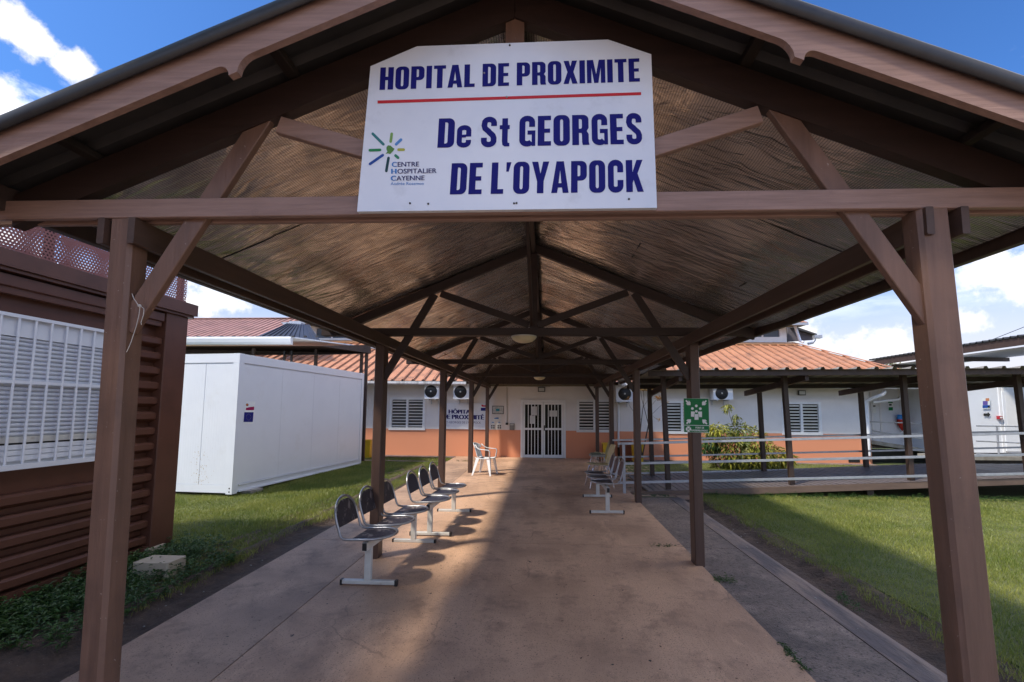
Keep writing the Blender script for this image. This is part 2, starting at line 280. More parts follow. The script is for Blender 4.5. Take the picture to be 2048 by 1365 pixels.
# ------------------------------------------------------------------ mesh helpers
class MB:
    def __init__(s): s.v = []; s.f = []; s.sm = []
    def add(s, vs, fs, smooth=False):
        b = len(s.v); s.v += [tuple(p) for p in vs]; s.f += [tuple(i+b for i in f) for f in fs]; s.sm += [smooth]*len(fs); return s
    def box(s, x0, x1, y0, y1, z0, z1, c=0):
        if c: return s.beam(((x0+x1)/2, (y0+y1)/2, z0), ((x0+x1)/2, (y0+y1)/2, z1), x1-x0, y1-y0, c, up=(0, 1, 0))
        return s.add([(x0,y0,z0),(x1,y0,z0),(x1,y1,z0),(x0,y1,z0),(x0,y0,z1),(x1,y0,z1),(x1,y1,z1),(x0,y1,z1)],
                     [(0,3,2,1),(4,5,6,7),(0,1,5,4),(1,2,6,5),(2,3,7,6),(3,0,4,7)])
    def beam(s, p0, p1, w, h, c=0, up=(0, 0, 1)):      # w across, h along "up"
        p0 = Vector(p0); p1 = Vector(p1); d = (p1-p0).normalized(); up = Vector(up)
        a = d.cross(up).normalized(); b = a.cross(d).normalized(); w /= 2; h /= 2
        if c: q = [(-w+c,-h),(w-c,-h),(w,-h+c),(w,h-c),(w-c,h),(-w+c,h),(-w,h-c),(-w,-h+c)]
        else: q = [(-w,-h),(w,-h),(w,h),(-w,h)]
        n = len(q); vs = [p0+a*x+b*y for x, y in q]+[p1+a*x+b*y for x, y in q]
        fs = [tuple(range(n)), tuple(range(2*n-1, n-1, -1))]+[(i, i+n, (i+1) % n+n, (i+1) % n) for i in range(n)]
        return s.add(vs, fs)
    def tube(s, pts, r, n=8, closed=False, cap=True):
        pts = [Vector(p) for p in pts]; m_ = len(pts); vs = []; fs = []; prev = None
        for i, p in enumerate(pts):
            if closed: d = (pts[(i+1) % m_]-pts[i-1])
            else: d = pts[min(i+1, m_-1)]-pts[max(i-1, 0)]
            d.normalize()
            if prev is None:
                a = d.orthogonal().normalized()
            else:
                a = prev - d*prev.dot(d); a.normalize()
            prev = a; b = d.cross(a); rr = r[i] if isinstance(r, (list, tuple)) else r
            vs += [p+(a*math.cos(t)+b*math.sin(t))*rr for t in [2*math.pi*k/n for k in range(n)]]
        e = m_ if closed else m_-1
        for i in range(e):
            j = (i+1) % m_
            fs += [(i*n+k, i*n+(k+1) % n, j*n+(k+1) % n, j*n+k) for k in range(n)]
        s.add(vs, fs, True)
        if cap and not closed:
            s.add(vs[:n], [tuple(range(n-1, -1, -1))]); s.add(vs[-n:], [tuple(range(n))])
        return s
    def prism(s, poly, vec, holes=()):         # closed 3D polygon swept by vec
        loops = [[Vector(p) for p in poly]]+[[Vector(p) for p in h] for h in holes]
        flat = [p for lp in loops for p in lp]; tr = tessellate_polygon(loops); n = len(flat); vec = Vector(vec)
        fs = [tuple(t) for t in tr]+[tuple(i+n for i in reversed(t)) for t in tr]
        k = 0
        for lp in loops:
            m_ = len(lp); fs += [(k+i, k+(i+1) % m_, n+k+(i+1) % m_, n+k+i) for i in range(m_)]; k += m_
        return s.add(flat+[p+vec for p in flat], fs)
    def sheet(s, poly, holes=()):
        loops = [[Vector(p) for p in poly]]+[[Vector(p) for p in h] for h in holes]
        flat = [p for lp in loops for p in lp]; return s.add(flat, [tuple(t) for t in tessellate_polygon(loops)])
    def quad(s, a, b, c, d): return s.add([a, b, c, d], [(0, 1, 2, 3)])
    def lathe(s, prof, c=(0, 0, 0), n=24, axis='z', sx=1, sy=1):
        vs = []; fs = []; m_ = len(prof)
        for (r, h) in prof:
            for k in range(n):
                t = 2*math.pi*k/n; x, y = r*math.cos(t)*sx, r*math.sin(t)*sy
                p = (x, y, h) if axis == 'z' else (x, h, y) if axis == 'y' else (h, x, y)
                vs.append((c[0]+p[0], c[1]+p[1], c[2]+p[2]))
        for i in range(m_-1): fs += [(i*n+k, i*n+(k+1) % n, (i+1)*n+(k+1) % n, (i+1)*n+k) for k in range(n)]
        return s.add(vs, fs, True)
def fixn(me):
    import bmesh
    bm = bmesh.new(); bm.from_mesh(me); bmesh.ops.recalc_face_normals(bm, faces=bm.faces); bm.to_mesh(me); bm.free()
def obj(name, mb, material, parent=None, label=None, fix=True):
    me = bpy.data.meshes.new(name); off = Vector((0, 0, 0)); p = parent
    while p is not None: off += p.location; p = p.parent
    me.from_pydata([(v[0]-off.x, v[1]-off.y, v[2]-off.z) for v in mb.v], [], mb.f)
    me.polygons.foreach_set('use_smooth', mb.sm); me.update()
    if fix: fixn(me)
    if material: me.materials.append(MT[material] if isinstance(material, str) else material)
    o = bpy.data.objects.new(name, me); COL.objects.link(o)
    if parent: o.parent = parent
    if label: o['label'] = label
    return o
def thing(name, label, cat, loc=(0, 0, 0), group=None):
    o = bpy.data.objects.new(name, None); COL.objects.link(o); o.location = loc; o.empty_display_size = .1
    o['label'] = label; o['category'] = cat
    if group: o['group'] = group
    return o
def tag(o, label, cat, group=None):
    o['label'] = label; o['category'] = cat
    if group: o['group'] = group
    return o
def struct(name, mb, material): o = obj(name, mb, material); o['kind'] = 'structure'; return o
def tree_copy(o, parent=None):
    c = o.copy(); COL.objects.link(c); c.parent = parent
    for ch in list(o.children): tree_copy(ch, c)
    return c
BUMPY = {}
def plain(name, c, rough=.6, spec=.25):
    if name in MT: return MT[name]
    MT[name] = mat(name, c, rough, 0, tuple(v*.9 for v in c), 20, spec=spec)
    return MT[name]
# ------------------------------------------------------------------ ground
def strip(mb, xs, ys, zf):
    b = len(mb.v); nx, ny = len(xs), len(ys)
    mb.v += [(x, y, zf(x, y)) for y in ys for x in xs]
    for j in range(ny-1):
        for i in range(nx-1):
            a = b+j*nx+i; mb.f.append((a, a+1, a+nx+1, a+nx)); mb.sm.append(True)
def wob(y, s=0.0): return .035*math.sin(y*3.1+s)+.022*math.sin(y*7.7+s*2)+.012*math.sin(y*17+s)
def chan(x, y):           # earth channels either side of the slab
    d = 0
    if y < 8.9: 
        t = (x-2.58)/.16; d += .055*math.exp(-t*t*t*t) if abs(t) < 2 else 0
    if y < 12:
        t = (x+3.06)/.17; d += .05*math.exp(-t*t*t*t) if abs(t) < 2 else 0
    return d
xs = sorted(set([-400, -200, -100, -60, -40, -25, -16, -12, -9]+[-8+.5*i for i in range(9)]+[-4+.06*i for i in range(25)]+[-2.5, -1, 0, 1, 2]+[2.2+.05*i for i in range(17)]+[3.1+.5*i for i in range(20)]+[14, 18, 25, 40, 60, 100, 200, 400]))
ys = sorted(set([-400, -200, -100, -60, -30, -15, -8, -4, -2, 0]+[.5*i for i in range(1, 40)]+[8.8, 8.9, 11.9, 12.1, 22, 26, 32, 40, 60, 100, 200, 400]))
g = MB(); strip(g, xs, ys, lambda x, y: G(x, y)-.02-chan(x, y)); struct('ground', g, 'ground')
# lawns (soil beneath the blades), a few mm above the ground sheet
g = MB(); strip(g, [3+.5*i for i in range(19)], [1+.5*i for i in range(17)], lambda x, y: G(x, y)-.012)
strip(g, [3, 3.5, 4, 5, 6, 7, 8, 9.5, 12], [11.6, 12.5, 13.4, 14.45], lambda x, y: G(x, y)-.012); struct('lawn', g, 'lawn_ground')
g = MB(); strip(g, [-12, -10, -8, -7, -6, -5, -4.5, -4, -3.75], [0, 1, 2, 3, 4, 5, 6, 7, 8, 9, 10, 11, 12, 12.95], lambda x, y: G(x, y)-.012)
strip(g, [-8, -7, -6, -5, -4, -3.3], [13.2, 13.6, 13.98], lambda x, y: G(x, y)-.012); struct('lawn', g, 'lawn_ground')
# pale forecourt added unseen behind the camera to bounce light under the canopy
g = MB(); strip(g, [-22+2*i for i in range(23)], [-24+2*i for i in range(13)], lambda x, y: G(x, y)-.006); struct('bounce_forecourt', g, 'bounce_forecourt')
# soil strips
g = MB(); strip(g, [2.38+.04*i for i in range(16)], [1+.12*i for i in range(66)], lambda x, y: G(x, y)-.008-chan(x, y)+.012*math.sin(x*31+y*5)*math.sin(y*11+x*7)); struct('soil_channel', g, 'soil')
g = MB(); strip(g, [-3.78+.045*i for i in range(22)], [0+.12*i for i in range(104)], lambda x, y: G(x, y)-.008-chan(x, y)+.014*math.sin(x*29+y*4)*math.sin(y*10+x*6)+(.03*math.exp(-((x+3.3)/.07)**2))); struct('soil_channel', g, 'soil')
# concrete path: slabs with recessed joints
path = bpy.data.objects.new('path', None); COL.objects.link(path); path['kind'] = 'structure'
def slab(x0, x1, y0, y1, material, lab=None, nx=8, drop=0):
    mb = MB(); n = max(2, int((y1-y0)/.5)); X = [x0+(x1-x0)*i/nx for i in range(nx+1)]; Y = [y0+(y1-y0)*i/n for i in range(n+1)]
    zf = lambda x, y: G(x, y)-drop
    strip(mb, X, Y, zf)
    for (a, b_) in (((x0, y0), (x1, y0)), ((x1, y0), (x1, y1)), ((x1, y1), (x0, y1)), ((x0, y1), (x0, y0))):
        mb.quad((*a, zf(*a)), (*b_, zf(*b_)), (*b_, zf(*b_)-.12), (*a, zf(*a)-.12))
    return obj('slab', mb, material, path, lab)
J = [-3, .9, 5.53, 8.62, 11.7, 14.48]
for i in range(5):
    a, b_ = J[i]+.004, J[i+1]-.004
    slab(-1.955, 1.60, a, b_, 'path')
    slab(-2.83, -1.963, a, b_, 'path_side', 'greyer dusty side slab left of the joint')
    if i < 3: slab(1.608, 2.22, a, min(b_, 8.5), 'asphalt', 'dark rough slab along the right posts', drop=.012); slab(2.223, 2.402, a, min(b_, 8.5), 'curb', 'paler streaked kerb beside the soil channel', nx=3, drop=.006)
slab(1.61, 2.9, 8.63, 14.48, 'path_side', drop=.02)
slab(-9, -2.84, 14.0, 14.48, 'curb', 'pale plinth strip along the wall', nx=10)
slab(2.91, 9.9, 14.1, 14.48, 'curb', 'pale plinth strip along the wall', nx=10)
slab(-8.2, -2.84, 12.97, 13.17, 'asphalt', 'narrow dark drain edge', nx=10)
mb = MB(); mb.add([], [])
ysx = [1+.15*i for i in range(51)]
for i in range(50):
    y0, y1 = ysx[i], ysx[i+1]; a0, a1 = 2.402, 2.402; w0 = w1 = .08
    mb.add([(a0, y0, G(a0, y0)-.006), (a0+w0, y0, G(a0, y0)-.03), (a1+w1, y1, G(a1, y1)-.03), (a1, y1, G(a1, y1)-.006)], [(0, 1, 2, 3)], True)
struct('drain_edge', mb, 'curb')

# ------------------------------------------------------------------ entrance canopy
XC = -.12; HW = 1.70; Y1 = 1.806; SP = 3.071; YK = [Y1+SP*k for k in range(5)]
RX = -.135; PIT = .416                       # ridge, roof slope
zr = lambda x: 3.345-PIT*abs(x-RX)           # underside of the rafters
can = thing('entrance_canopy', 'long open gabled canopy of brown timber posts and trusses over the path', 'canopy', (XC, Y1, 0))
def post(k, sd):
    x = XC+sd*HW; y = YK[k]
    mb = MB()
    if k == 0:
        # front posts: measured edges at two heights
        if sd < 0: e = [at(208, 554, y), at(148.5, 1365, y)]; wd = .100
        else: e = [at(1924, 600, y), at(2008, 1365, y)]; wd = .125
        sl = (e[0].x-e[1].x)/(e[0].z-e[1].z); X = lambda z: e[1].x+sl*(z-e[1].z)
        xa = X(G(x, y)-.05)-sd*wd/2; xb = X(2.46)-sd*wd/2
        mb.beam((xa, y+.054, G(x, y)-.05), (xb, y+.054, 2.41), wd, .10, .014, up=(0, 1, 0))
    else:
        lean = {(1, -1): .0, (1, 1): -.0}.get((k, sd), 0)
        mb.beam((x, y+.075, G(x, y)-.05), (x+lean, y+.075, 2.41), .10, .15, .008, up=(0, 1, 0))
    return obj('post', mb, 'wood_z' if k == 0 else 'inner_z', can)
for k in range(5):
    for sd in (-1, 1): post(k, sd)
for k in range(5):
    y = YK[k]; tr = bpy.data.objects.new('truss', None); COL.objects.link(tr); tr.parent = can; tr.location = (0, y-Y1, 0); MX = 'barge' if k == 0 else 'inner_x'; MZ = 'wood_z' if k == 0 else 'inner_x'  # front truss lighter, inner ones darker: light and shade put into the paint
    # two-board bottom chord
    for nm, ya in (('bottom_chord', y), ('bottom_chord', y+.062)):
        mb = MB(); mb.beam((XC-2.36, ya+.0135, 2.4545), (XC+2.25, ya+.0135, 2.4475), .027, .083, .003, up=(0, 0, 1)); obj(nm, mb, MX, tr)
    rh = .145 if k == 0 else .098
    for sd in (-1, 1):
        mb = MB(); t = .052; xe = RX+sd*(2.36 if sd > 0 else 2.19)
        top = lambda x: 3.345+.098-PIT*abs(x-RX)
        bot = lambda x: top(x)-rh
        x0 = RX+sd*.001
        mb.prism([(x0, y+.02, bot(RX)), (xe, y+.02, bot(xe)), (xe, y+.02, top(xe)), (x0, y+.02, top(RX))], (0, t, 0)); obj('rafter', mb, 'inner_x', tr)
        # strut from node to king post foot
        nz_ = zr(RX+sd*1.05)-.0
        mb = MB(); mb.beam((RX+sd*.05, y+.0445, 2.53), (RX+sd*1.03, y+.0445, nz_-.02-(.05 if k == 0 else 0)), .034, .075, .003, up=(0, 0, 1)); obj('strut', mb, MX, tr)
        # long diagonal brace from node down to the post
        mb = MB(); zb = 1.94
        mb.beam((XC+sd*(HW-.035), y+.0445, zb), (RX+sd*1.10, y+.0445, nz_-.03), .0335, .082, .003, up=(1, 0, 0)); obj('brace', mb, MZ, tr)
    mb = MB(); mb.box(RX-.04, RX+.04, y+.03, y+.0615 if k == 0 else y+.06, 2.42, 3.33); obj('king_post', mb, MZ, tr)
YE = 14.30
for sd in (-1, 1):
    for a, b_, nm in ((HW-.082, HW-.052, 'wall_plate'), (HW+.052, HW+.082, 'wall_plate')):
        x0, x1 = sorted((XC+sd*a, XC+sd*b_)); mb = MB(); mb.beam(((x0+x1)/2, Y1-.012, 2.352), ((x0+x1)/2, YE, 2.352), x1-x0, .112, .003); obj(nm, mb, 'plate_y', can)
    # eave purlin and inner purlins between lining and sheet
    x = RX+sd*(2.40 if sd > 0 else 2.225); ze = 2.455 if sd > 0 else 2.505; mb = MB(); mb.beam((x, 1.59, ze), (x, YE, ze), .045, .11, .003); obj('eave_board', mb, 'dark_wood', can)
    for d in (.10, .98, 1.86):
        x = RX+sd*d; z = 3.481-PIT*d; mb = MB(); mb.beam((x, 1.59, z), (x, YE, z), .05, .032, .003); obj('purlin', mb, 'purlin', can)
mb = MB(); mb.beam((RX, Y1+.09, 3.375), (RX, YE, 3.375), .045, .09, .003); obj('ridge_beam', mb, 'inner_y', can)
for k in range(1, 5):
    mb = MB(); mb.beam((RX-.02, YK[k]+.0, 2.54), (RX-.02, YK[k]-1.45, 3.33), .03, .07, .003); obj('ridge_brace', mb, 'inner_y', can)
# corrugated roof sheet, ribs running down the slope
def rib_profile(y0, y1, pitch, h=.028, flat=.03, foot=.02):
    P = []; y = y0
    while y < y1-1e-6:
        P += [(y, 0), (min(y+pitch-flat-2*foot, y1), 0), (min(y+pitch-flat-foot, y1), h), (min(y+pitch-foot, y1), h)]; y += pitch
    P.append((y1, 0)); return P
for sd in (-1, 1):
    Y0s = [1.60+1.38*i for i in range(10)]
    for i in range(len(Y0s)-1):
        mb = MB(); pr = rib_profile(Y0s[i], min(Y0s[i+1], YE+.2), .23); n = len(pr)
        vs = []; c = math.hypot(1, PIT); nx_, nz2 = PIT/c, 1/c
        jit = random.uniform(-.012, .012)
        for d in (.0, (2.50 if sd > 0 else 2.31)+jit):
            for (yy, hh) in pr: vs.append((RX+sd*(d+hh*nx_), yy, 3.500-PIT*d+hh*nz2))
        mb.add(vs, [(i_, i_+1, n+i_+1, n+i_) for i_ in range(n-1)]); obj('roof_sheet', mb, 'roof_dark', can, fix=False)
mb = MB()
pass
mb = MB(); mb.prism([(RX-.2, 1.56, 3.455), (RX, 1.56, 3.545), (RX+.2, 1.56, 3.455), (RX+.2, 1.56, 3.462), (RX, 1.56, 3.555), (RX-.2, 1.56, 3.462)], (0, YE-1.3, 0)); obj('ridge_cap', mb, 'flash', can)
# rake flashing along the front edge: rounded roll
for sd in (-1, 1):
    mb = MB(); c = math.hypot(1, PIT)
    sec = [(1.66, .050), (1.58, .052), (1.54, .040), (1.519, .014), (1.518, -.008), (1.524, -.034), (1.532, -.034), (1.528, -.008), (1.530, .010), (1.546, .030), (1.584, .042), (1.66, .040)]
    vs = []
    nseg = 12
    for j in range(nseg+1):
        d = (2.5 if sd > 0 else 2.33)*j/nseg; w_ = .003*math.sin(j*2.1+sd)
        vs += [(RX+sd*d, y_+w_, 3.455-PIT*d+h_*c+w_) for y_, h_ in sec]
    n = len(sec); fs = []
    for j in range(nseg): fs += [(j*n+i, j*n+(i+1) % n, (j+1)*n+(i+1) % n, (j+1)*n+i) for i in range(n)]
    mb.add(vs, fs, True); mb.f += [tuple(range(n)), tuple(range((nseg+1)*n-1, nseg*n-1, -1))]; mb.sm += [False]*2
    obj('rake_flashing', mb, 'flash', can)
# barge board with its notched lower edge
for sd in (-1, 1):
    lo = lambda d: 3.335-.418*d; hi = lambda d: 3.445-.418*d
    pts = [(0, lo(0))]
    D = 1.035
    def notch(dc, dirn):
        q = []
        for i in range(7):
            t = math.pi/2*i/6; q.append((dc-dirn*(.02+.055*(1-math.sin(t))), -.062+.062*(1-math.cos(t)) if False else -.062*(math.sin(t)) ))
        return q
    up_side = [(D-.016-.05*(1-math.sin(math.pi/2*i/6)), -.052*(1-math.cos(math.pi/2*i/6))) for i in range(7)]
    dn_side = [(D+.016+.05*(1-math.sin(math.pi/2*i/6)), -.052*(1-math.cos(math.pi/2*i/6))) for i in range(6, -1, -1)]
    for d, z in up_side+dn_side: pts.append((d, lo(d)+z))
    de = 2.5 if sd > 0 else 2.33; pts += [(de, lo(de)), (de, hi(de)), (0, hi(0))]
    mb = MB(); mb.prism([(RX+sd*(d+.0005), 1.55, z) for d, z in pts], (0, .028, 0)); obj('barge_board', mb, 'barge', can)
# reflective foil lining stretched over the rafters, sagging between its seams, dimpled where pinned
for sd in (-1, 1):
    nd, ny = 56, 34; ya, yb = Y1+.06, 13.90; d1 = 2.36 if sd > 0 else 2.19
    waves = [(rng.uniform(1, 9), rng.uniform(1, 6), rng.uniform(0, 6)) for _ in range(26)]
    creases = [(rng.uniform(.2, 2.2), rng.uniform(ya, yb), rng.uniform(0, math.pi), rng.uniform(.15, .5)) for _ in range(90)]
    ns = 12; wdt = (yb-ya)/ns
    for q_ in range(ns):
        y0 = ya+q_*wdt; y1 = y0+wdt+.03; low = .005*(q_ % 2)
        Dg = np.linspace(0, d1, nd); Yg = np.linspace(y0, y1, ny); DD, YY = np.meshgrid(Dg, Yg)
        YY = YY+.02*np.sin(DD*2.1+q_)*((YY-y0)/(y1-y0)-.5)*2
        sm = (YY-y0)/(y1-y0); Z = 3.458-low-PIT*DD-.014*np.abs(np.sin(math.pi*sm))**.6
        for kx, ky, p in waves: Z += .0013*np.sin(DD*kx+YY*ky+p)
        for cxx, cyy, an_, ln_ in creases:
            if abs(cyy-(y0+y1)/2) > 1.2: continue
            u_ = (DD-cxx)*math.cos(an_)+(YY-cyy)*math.sin(an_); v_ = -(DD-cxx)*math.sin(an_)+(YY-cyy)*math.cos(an_)
            Z += .006*np.exp(-(v_/.022)**2-(u_/ln_)**4)
        for j_ in range(3):
            pd, py_ = .45+.72*j_+rng.uniform(-.1, .1), y0+wdt*rng.uniform(.35, .65); r_ = np.sqrt((DD-pd)**2+(YY-py_)**2); th_ = np.arctan2(YY-py_, DD-pd)
            Z += .024*np.exp(-r_/.05)+.004*np.sin(th_*5+q_)*np.exp(-r_/.12)
        Z = np.minimum(Z, 3.464-PIT*DD)
        mb = MB(); mb.v = [(RX+sd*d, y, z) for d, y, z in zip(DD.ravel(), YY.ravel(), Z.ravel())]
        mb.f = [(j*nd+i, j*nd+i+1, (j+1)*nd+i+1, (j+1)*nd+i) for j in range(ny-1) for i in range(nd-1)]; mb.sm = [True]*len(mb.f)
        obj('foil_sheet', mb, 'foil', can, fix=False)
mb = MB(); mb.prism([(RX-2.26, 13.905, 2.40), (RX-2.26, 13.905, 2.555), (RX, 13.905, 3.494), (RX+2.26, 13.905, 2.555), (RX+2.26, 13.905, 2.40)], (0, .02, 0)); obj('end_panel', mb, 'dark_wood', can)  # dark panel standing in for the shaded hospital eave at the far end
# ceiling bowl lamps (unlit)
for px_, py_, Y, lab in ((1048, 671, 4.92, 'cream bowl ceiling lamp under the second truss, nearer of the two'), (1079, 755, YK[3]+.04, 'cream bowl ceiling lamp deep inside the canopy, farther of the two')):
    p = at(px_, py_, Y); p.z = 2.405
    t = thing('ceiling_lamp', lab, 'lamp', tuple(p), 'bowl lamps under the canopy trusses')
    mb = MB(); mb.lathe([(.0, -.072), (.05, -.070), (.09, -.058), (.122, -.036), (.135, -.016), (.136, -.012)], tuple(p), 28); obj('glass_bowl', mb, 'cream', t)
    mb = MB(); mb.lathe([(.139, -.013), (.142, -.008), (.14, 0), (0, 0)], tuple(p), 28); obj('rim', mb, 'bench_paint', t)

# knotted string on the left brace
def pipe(pts, r, n=6):
    mb = MB(); mb.tube(pts, r, n); return mb
s = thing('string', 'thin pale string knotted round the brace on the front left post, its end dangling', 'string', tuple(at(277, 607, Y1-.0)))
ys_ = Y1-.004
obj('cord', pipe([at(x, y, ys_) for x, y in [(264, 588), (268, 598), (278, 613)]], .0016), 'string', s)
obj('cord', pipe([at(x, y, ys_) for x, y in [(280, 612), (278, 630), (272, 655), (262, 685), (257, 697), (253, 705)]], .0013), 'string', s)
obj('cord', pipe([at(x, y, ys_) for x, y in [(280, 612), (288, 618), (287, 630), (282, 645), (283, 650)]], .0013), 'string', s)
mb = MB(); mb.lathe([(0, -.007), (.006, -.004), (.007, 0), (.005, .005), (0, .007)], tuple(at(279, 612, ys_)), 8); obj('knot', mb, 'string', s)

# ------------------------------------------------------------------ lettering
def rrect(x0, y0, x1, y1, r, n=6, c='1111'):       # rounded corners: bl br tr tl
    P = []
    for (cx, cy, a0, on, kx, ky) in ((x0+r, y0+r, 180, c[0], x0, y0), (x1-r, y0+r, 270, c[1], x1, y0), (x1-r, y1-r, 0, c[2], x1, y1), (x0+r, y1-r, 90, c[3], x0, y1)):
        if on == '1': P += [(cx+r*math.cos(R_(a0+90*i/n)), cy+r*math.sin(R_(a0+90*i/n))) for i in range(n+1)]
        else: P.append((kx, ky))
    return P
def stroke(path, w):
    n = len(path); Lp, Rp = [], []
    for i, p in enumerate(path):
        a = path[max(i-1, 0)]; b = path[min(i+1, n-1)]; dx, dy = b[0]-a[0], b[1]-a[1]; l_ = math.hypot(dx, dy)
        nx_, ny_ = -dy/l_*w/2, dx/l_*w/2
        Lp.append((p[0]+nx_, p[1]+ny_)); Rp.append((p[0]-nx_, p[1]-ny_))
    return Lp+Rp[::-1]
def arc(cx, cy, rx, ry, a0, a1, n=8): return [(cx+rx*math.cos(R_(a0+(a1-a0)*i/n)), cy+ry*math.sin(R_(a0+(a1-a0)*i/n))) for i in range(n+1)]
S = .212; Bt = .15
def glyph(ch):            # (advance, [(outer, [holes])...]) cap height 1, heavy condensed
    w = .52
    if ch == 'H': return w, [([(0,0),(S,0),(S,.42),(w-S,.42),(w-S,0),(w,0),(w,1),(w-S,1),(w-S,.58),(S,.58),(S,1),(0,1)], [])]
    if ch == 'O': return w, [(rrect(0,-.01,w,1.01,.2), [rrect(S,.13,w-S,.87,.062)])]
    if ch == 'D': return w, [(rrect(0,0,w,1,.19,6,'0110'), [rrect(S,.14,w-S,.86,.06,6,'0110')])]
    if ch == 'P': return w-.01, [([(0,0),(S,0),(S,.38)]+[p for p in rrect(0,.38,w-.01,1,.18,6,'0110')][1:-1][:14]+[(0,1)], [rrect(S,.52,w-.01-S,.86,.05,6,'0110')])]
    if ch == 'R': return w+.01, [([(0,0),(S,0),(S,.40),(.29,.40),(w-S+.0,.34),(w-S,.1),(w-S+.02,0),(w+.02,0),(w,.1),(w,.36),(w-.06,.46),(w,.56)]+arc(w-.17,.83,.17,.17,0,90)+[(0,1)], [rrect(S,.54,w-S,.86,.05,6,'0110')])]
    if ch == 'I': return S, [([(0,0),(S,0),(S,1),(0,1)], [])]
    if ch == 'T': return .46, [([(.23-S/2,0),(.23+S/2,0),(.23+S/2,.85),(.46,.85),(.46,1),(0,1),(0,.85),(.23-S/2,.85)], [])]
    if ch == 'L': return .40, [([(0,0),(.40,0),(.40,.15),(S,.15),(S,1),(0,1)], [])]
    if ch == 'E': return .42, [([(0,0),(.42,0),(.42,.15),(S,.15),(S,.43),(.39,.43),(.39,.57),(S,.57),(S,.85),(.42,.85),(.42,1),(0,1)], [])]
    if ch == 'A': return .56, [([(0,0),(.19,0),(.215,.17),(.345,.17),(.37,0),(.56,0),(.40,1),(.16,1)], [[(.235,.31),(.325,.31),(.28,.72)]])]
    if ch == 'X': return .54, [([(0,0),(.2,0),(.27,.27),(.34,0),(.54,0),(.385,.51),(.53,1),(.33,1),(.27,.75),(.21,1),(.01,1),(.155,.51)], [])]
    if ch == 'M': return .70, [([(0,0),(.17,0),(.17,.66),(.27,0),(.43,0),(.53,.66),(.53,0),(.70,0),(.70,1),(.46,1),(.35,.38),(.24,1),(0,1)], [])]
    if ch == 'Y': return .56, [([(.28-S/2,0),(.28+S/2,0),(.28+S/2,.38),(.56,1),(.36,1),(.28,.62),(.20,1),(0,1),(.28-S/2,.38)], [])]
    if ch == 'K': return .56, [([(0,0),(S,0),(S,.28),(.245,.38),(.36,0),(.56,0),(.375,.58),(.55,1),(.35,1),(S,.62),(S,1),(0,1)], [])]
    if ch == "'": return .16, [([(.0,.70),(.08,.70),(.16,1),(.0,1)], [])]
    if ch == 'C': return w, [(stroke([(w-S/2,.62),(w-S/2,.78)]+arc(w/2,.80,w/2-S/2,.125,0,180)+[(S/2,.2)]+arc(w/2,.20,w/2-S/2,.125,180,360)+[(w-S/2,.22),(w-S/2,.38)], .19), [])]
    if ch == 'G': return w, [(stroke([(w-S/2,.64),(w-S/2,.78)]+arc(w/2,.80,w/2-S/2,.125,0,180)+[(S/2,.2)]+arc(w/2,.20,w/2-S/2,.125,180,330), .19), []), ([(w*.52,.38),(w*.98-S*.5,.38),(w*.98-S*.5,.0),(w,.0),(w,.52),(w*.52,.52)], [])]
    if ch == 'S': return w, [(stroke([(w-S/2,.70),(w-S/2,.79)]+arc(w/2,.80,w/2-S/2,.125,0,150)+[(S/2,.72),(S/2+.03,.62),(w/2-.02,.53),(w/2+.02,.48),(w-S/2-.03,.38),(w-S/2,.29)]+arc(w/2,.2,w/2-S/2,.125,-10,-180)+[(S/2,.22),(S/2,.31)], .185), [])]
    if ch == 'e': return .46, [(stroke([(.375,.25),(.375,.18)]+arc(.23,.17,.145,.10,0,-180)+[(.085,.55)]+arc(.23,.57,.145,.10,180,0)+[(.375,.36)], .165), []), ([(.168,.33),(.2925,.33),(.2925,.43),(.168,.43)], [])]
    if ch == 't': return .32, [([(.08,.18),(.10,.05),(.17,.0),(.32,.0),(.32,.12),(.27,.12),(.26,.17),(.26,.58),(.32,.58),(.32,.72),(.26,.72),(.26,.95),(.08,.95),(.08,.72),(0,.72),(0,.58),(.08,.58)], [])]
    return .22, []
def P2(q, a, b):          # bilinear in a pixel quad bl br tr tl
    bl_, br_, tr_, tl_ = q; return tuple((1-b)*((1-a)*bl_[i]+a*br_[i])+b*((1-a)*tl_[i]+a*tr_[i]) for i in (0, 1))
def bold_line(text, quad, mapf, name, material, parent, space=.075, wordsp=.22, label=None):
    x = 0; items = []
    for ch in text:
        if ch == ' ': x += wordsp; continue
        w, pol = glyph(ch); items.append((x, pol)); x += w+space
    tot = x-space; mb = MB(); k = 0
    for x0, pol in items:
        for out, holes in pol:
            f = lambda p: mapf(*P2(quad, (x0+p[0])/tot, p[1]), .0001*(k % 3))
            mb.sheet([f(p) for p in out], [[f(p) for p in h] for h in holes]); k += 1
    return obj(name, mb, material, parent, label, fix=False)
def font_mesh(text):
    c = bpy.data.curves.new('t', 'FONT'); c.body = text; c.resolution_u = 3; o = bpy.data.objects.new('t', c); COL.objects.link(o)
    bpy.context.view_layer.update(); dg = bpy.context.evaluated_depsgraph_get(); me = bpy.data.meshes.new_from_object(o.evaluated_get(dg))
    V = [tuple(v.co) for v in me.vertices]; Fs = [tuple(p.vertices) for p in me.polygons]
    bpy.data.objects.remove(o); bpy.data.curves.remove(c); bpy.data.meshes.remove(me); return V, Fs
_cap = None
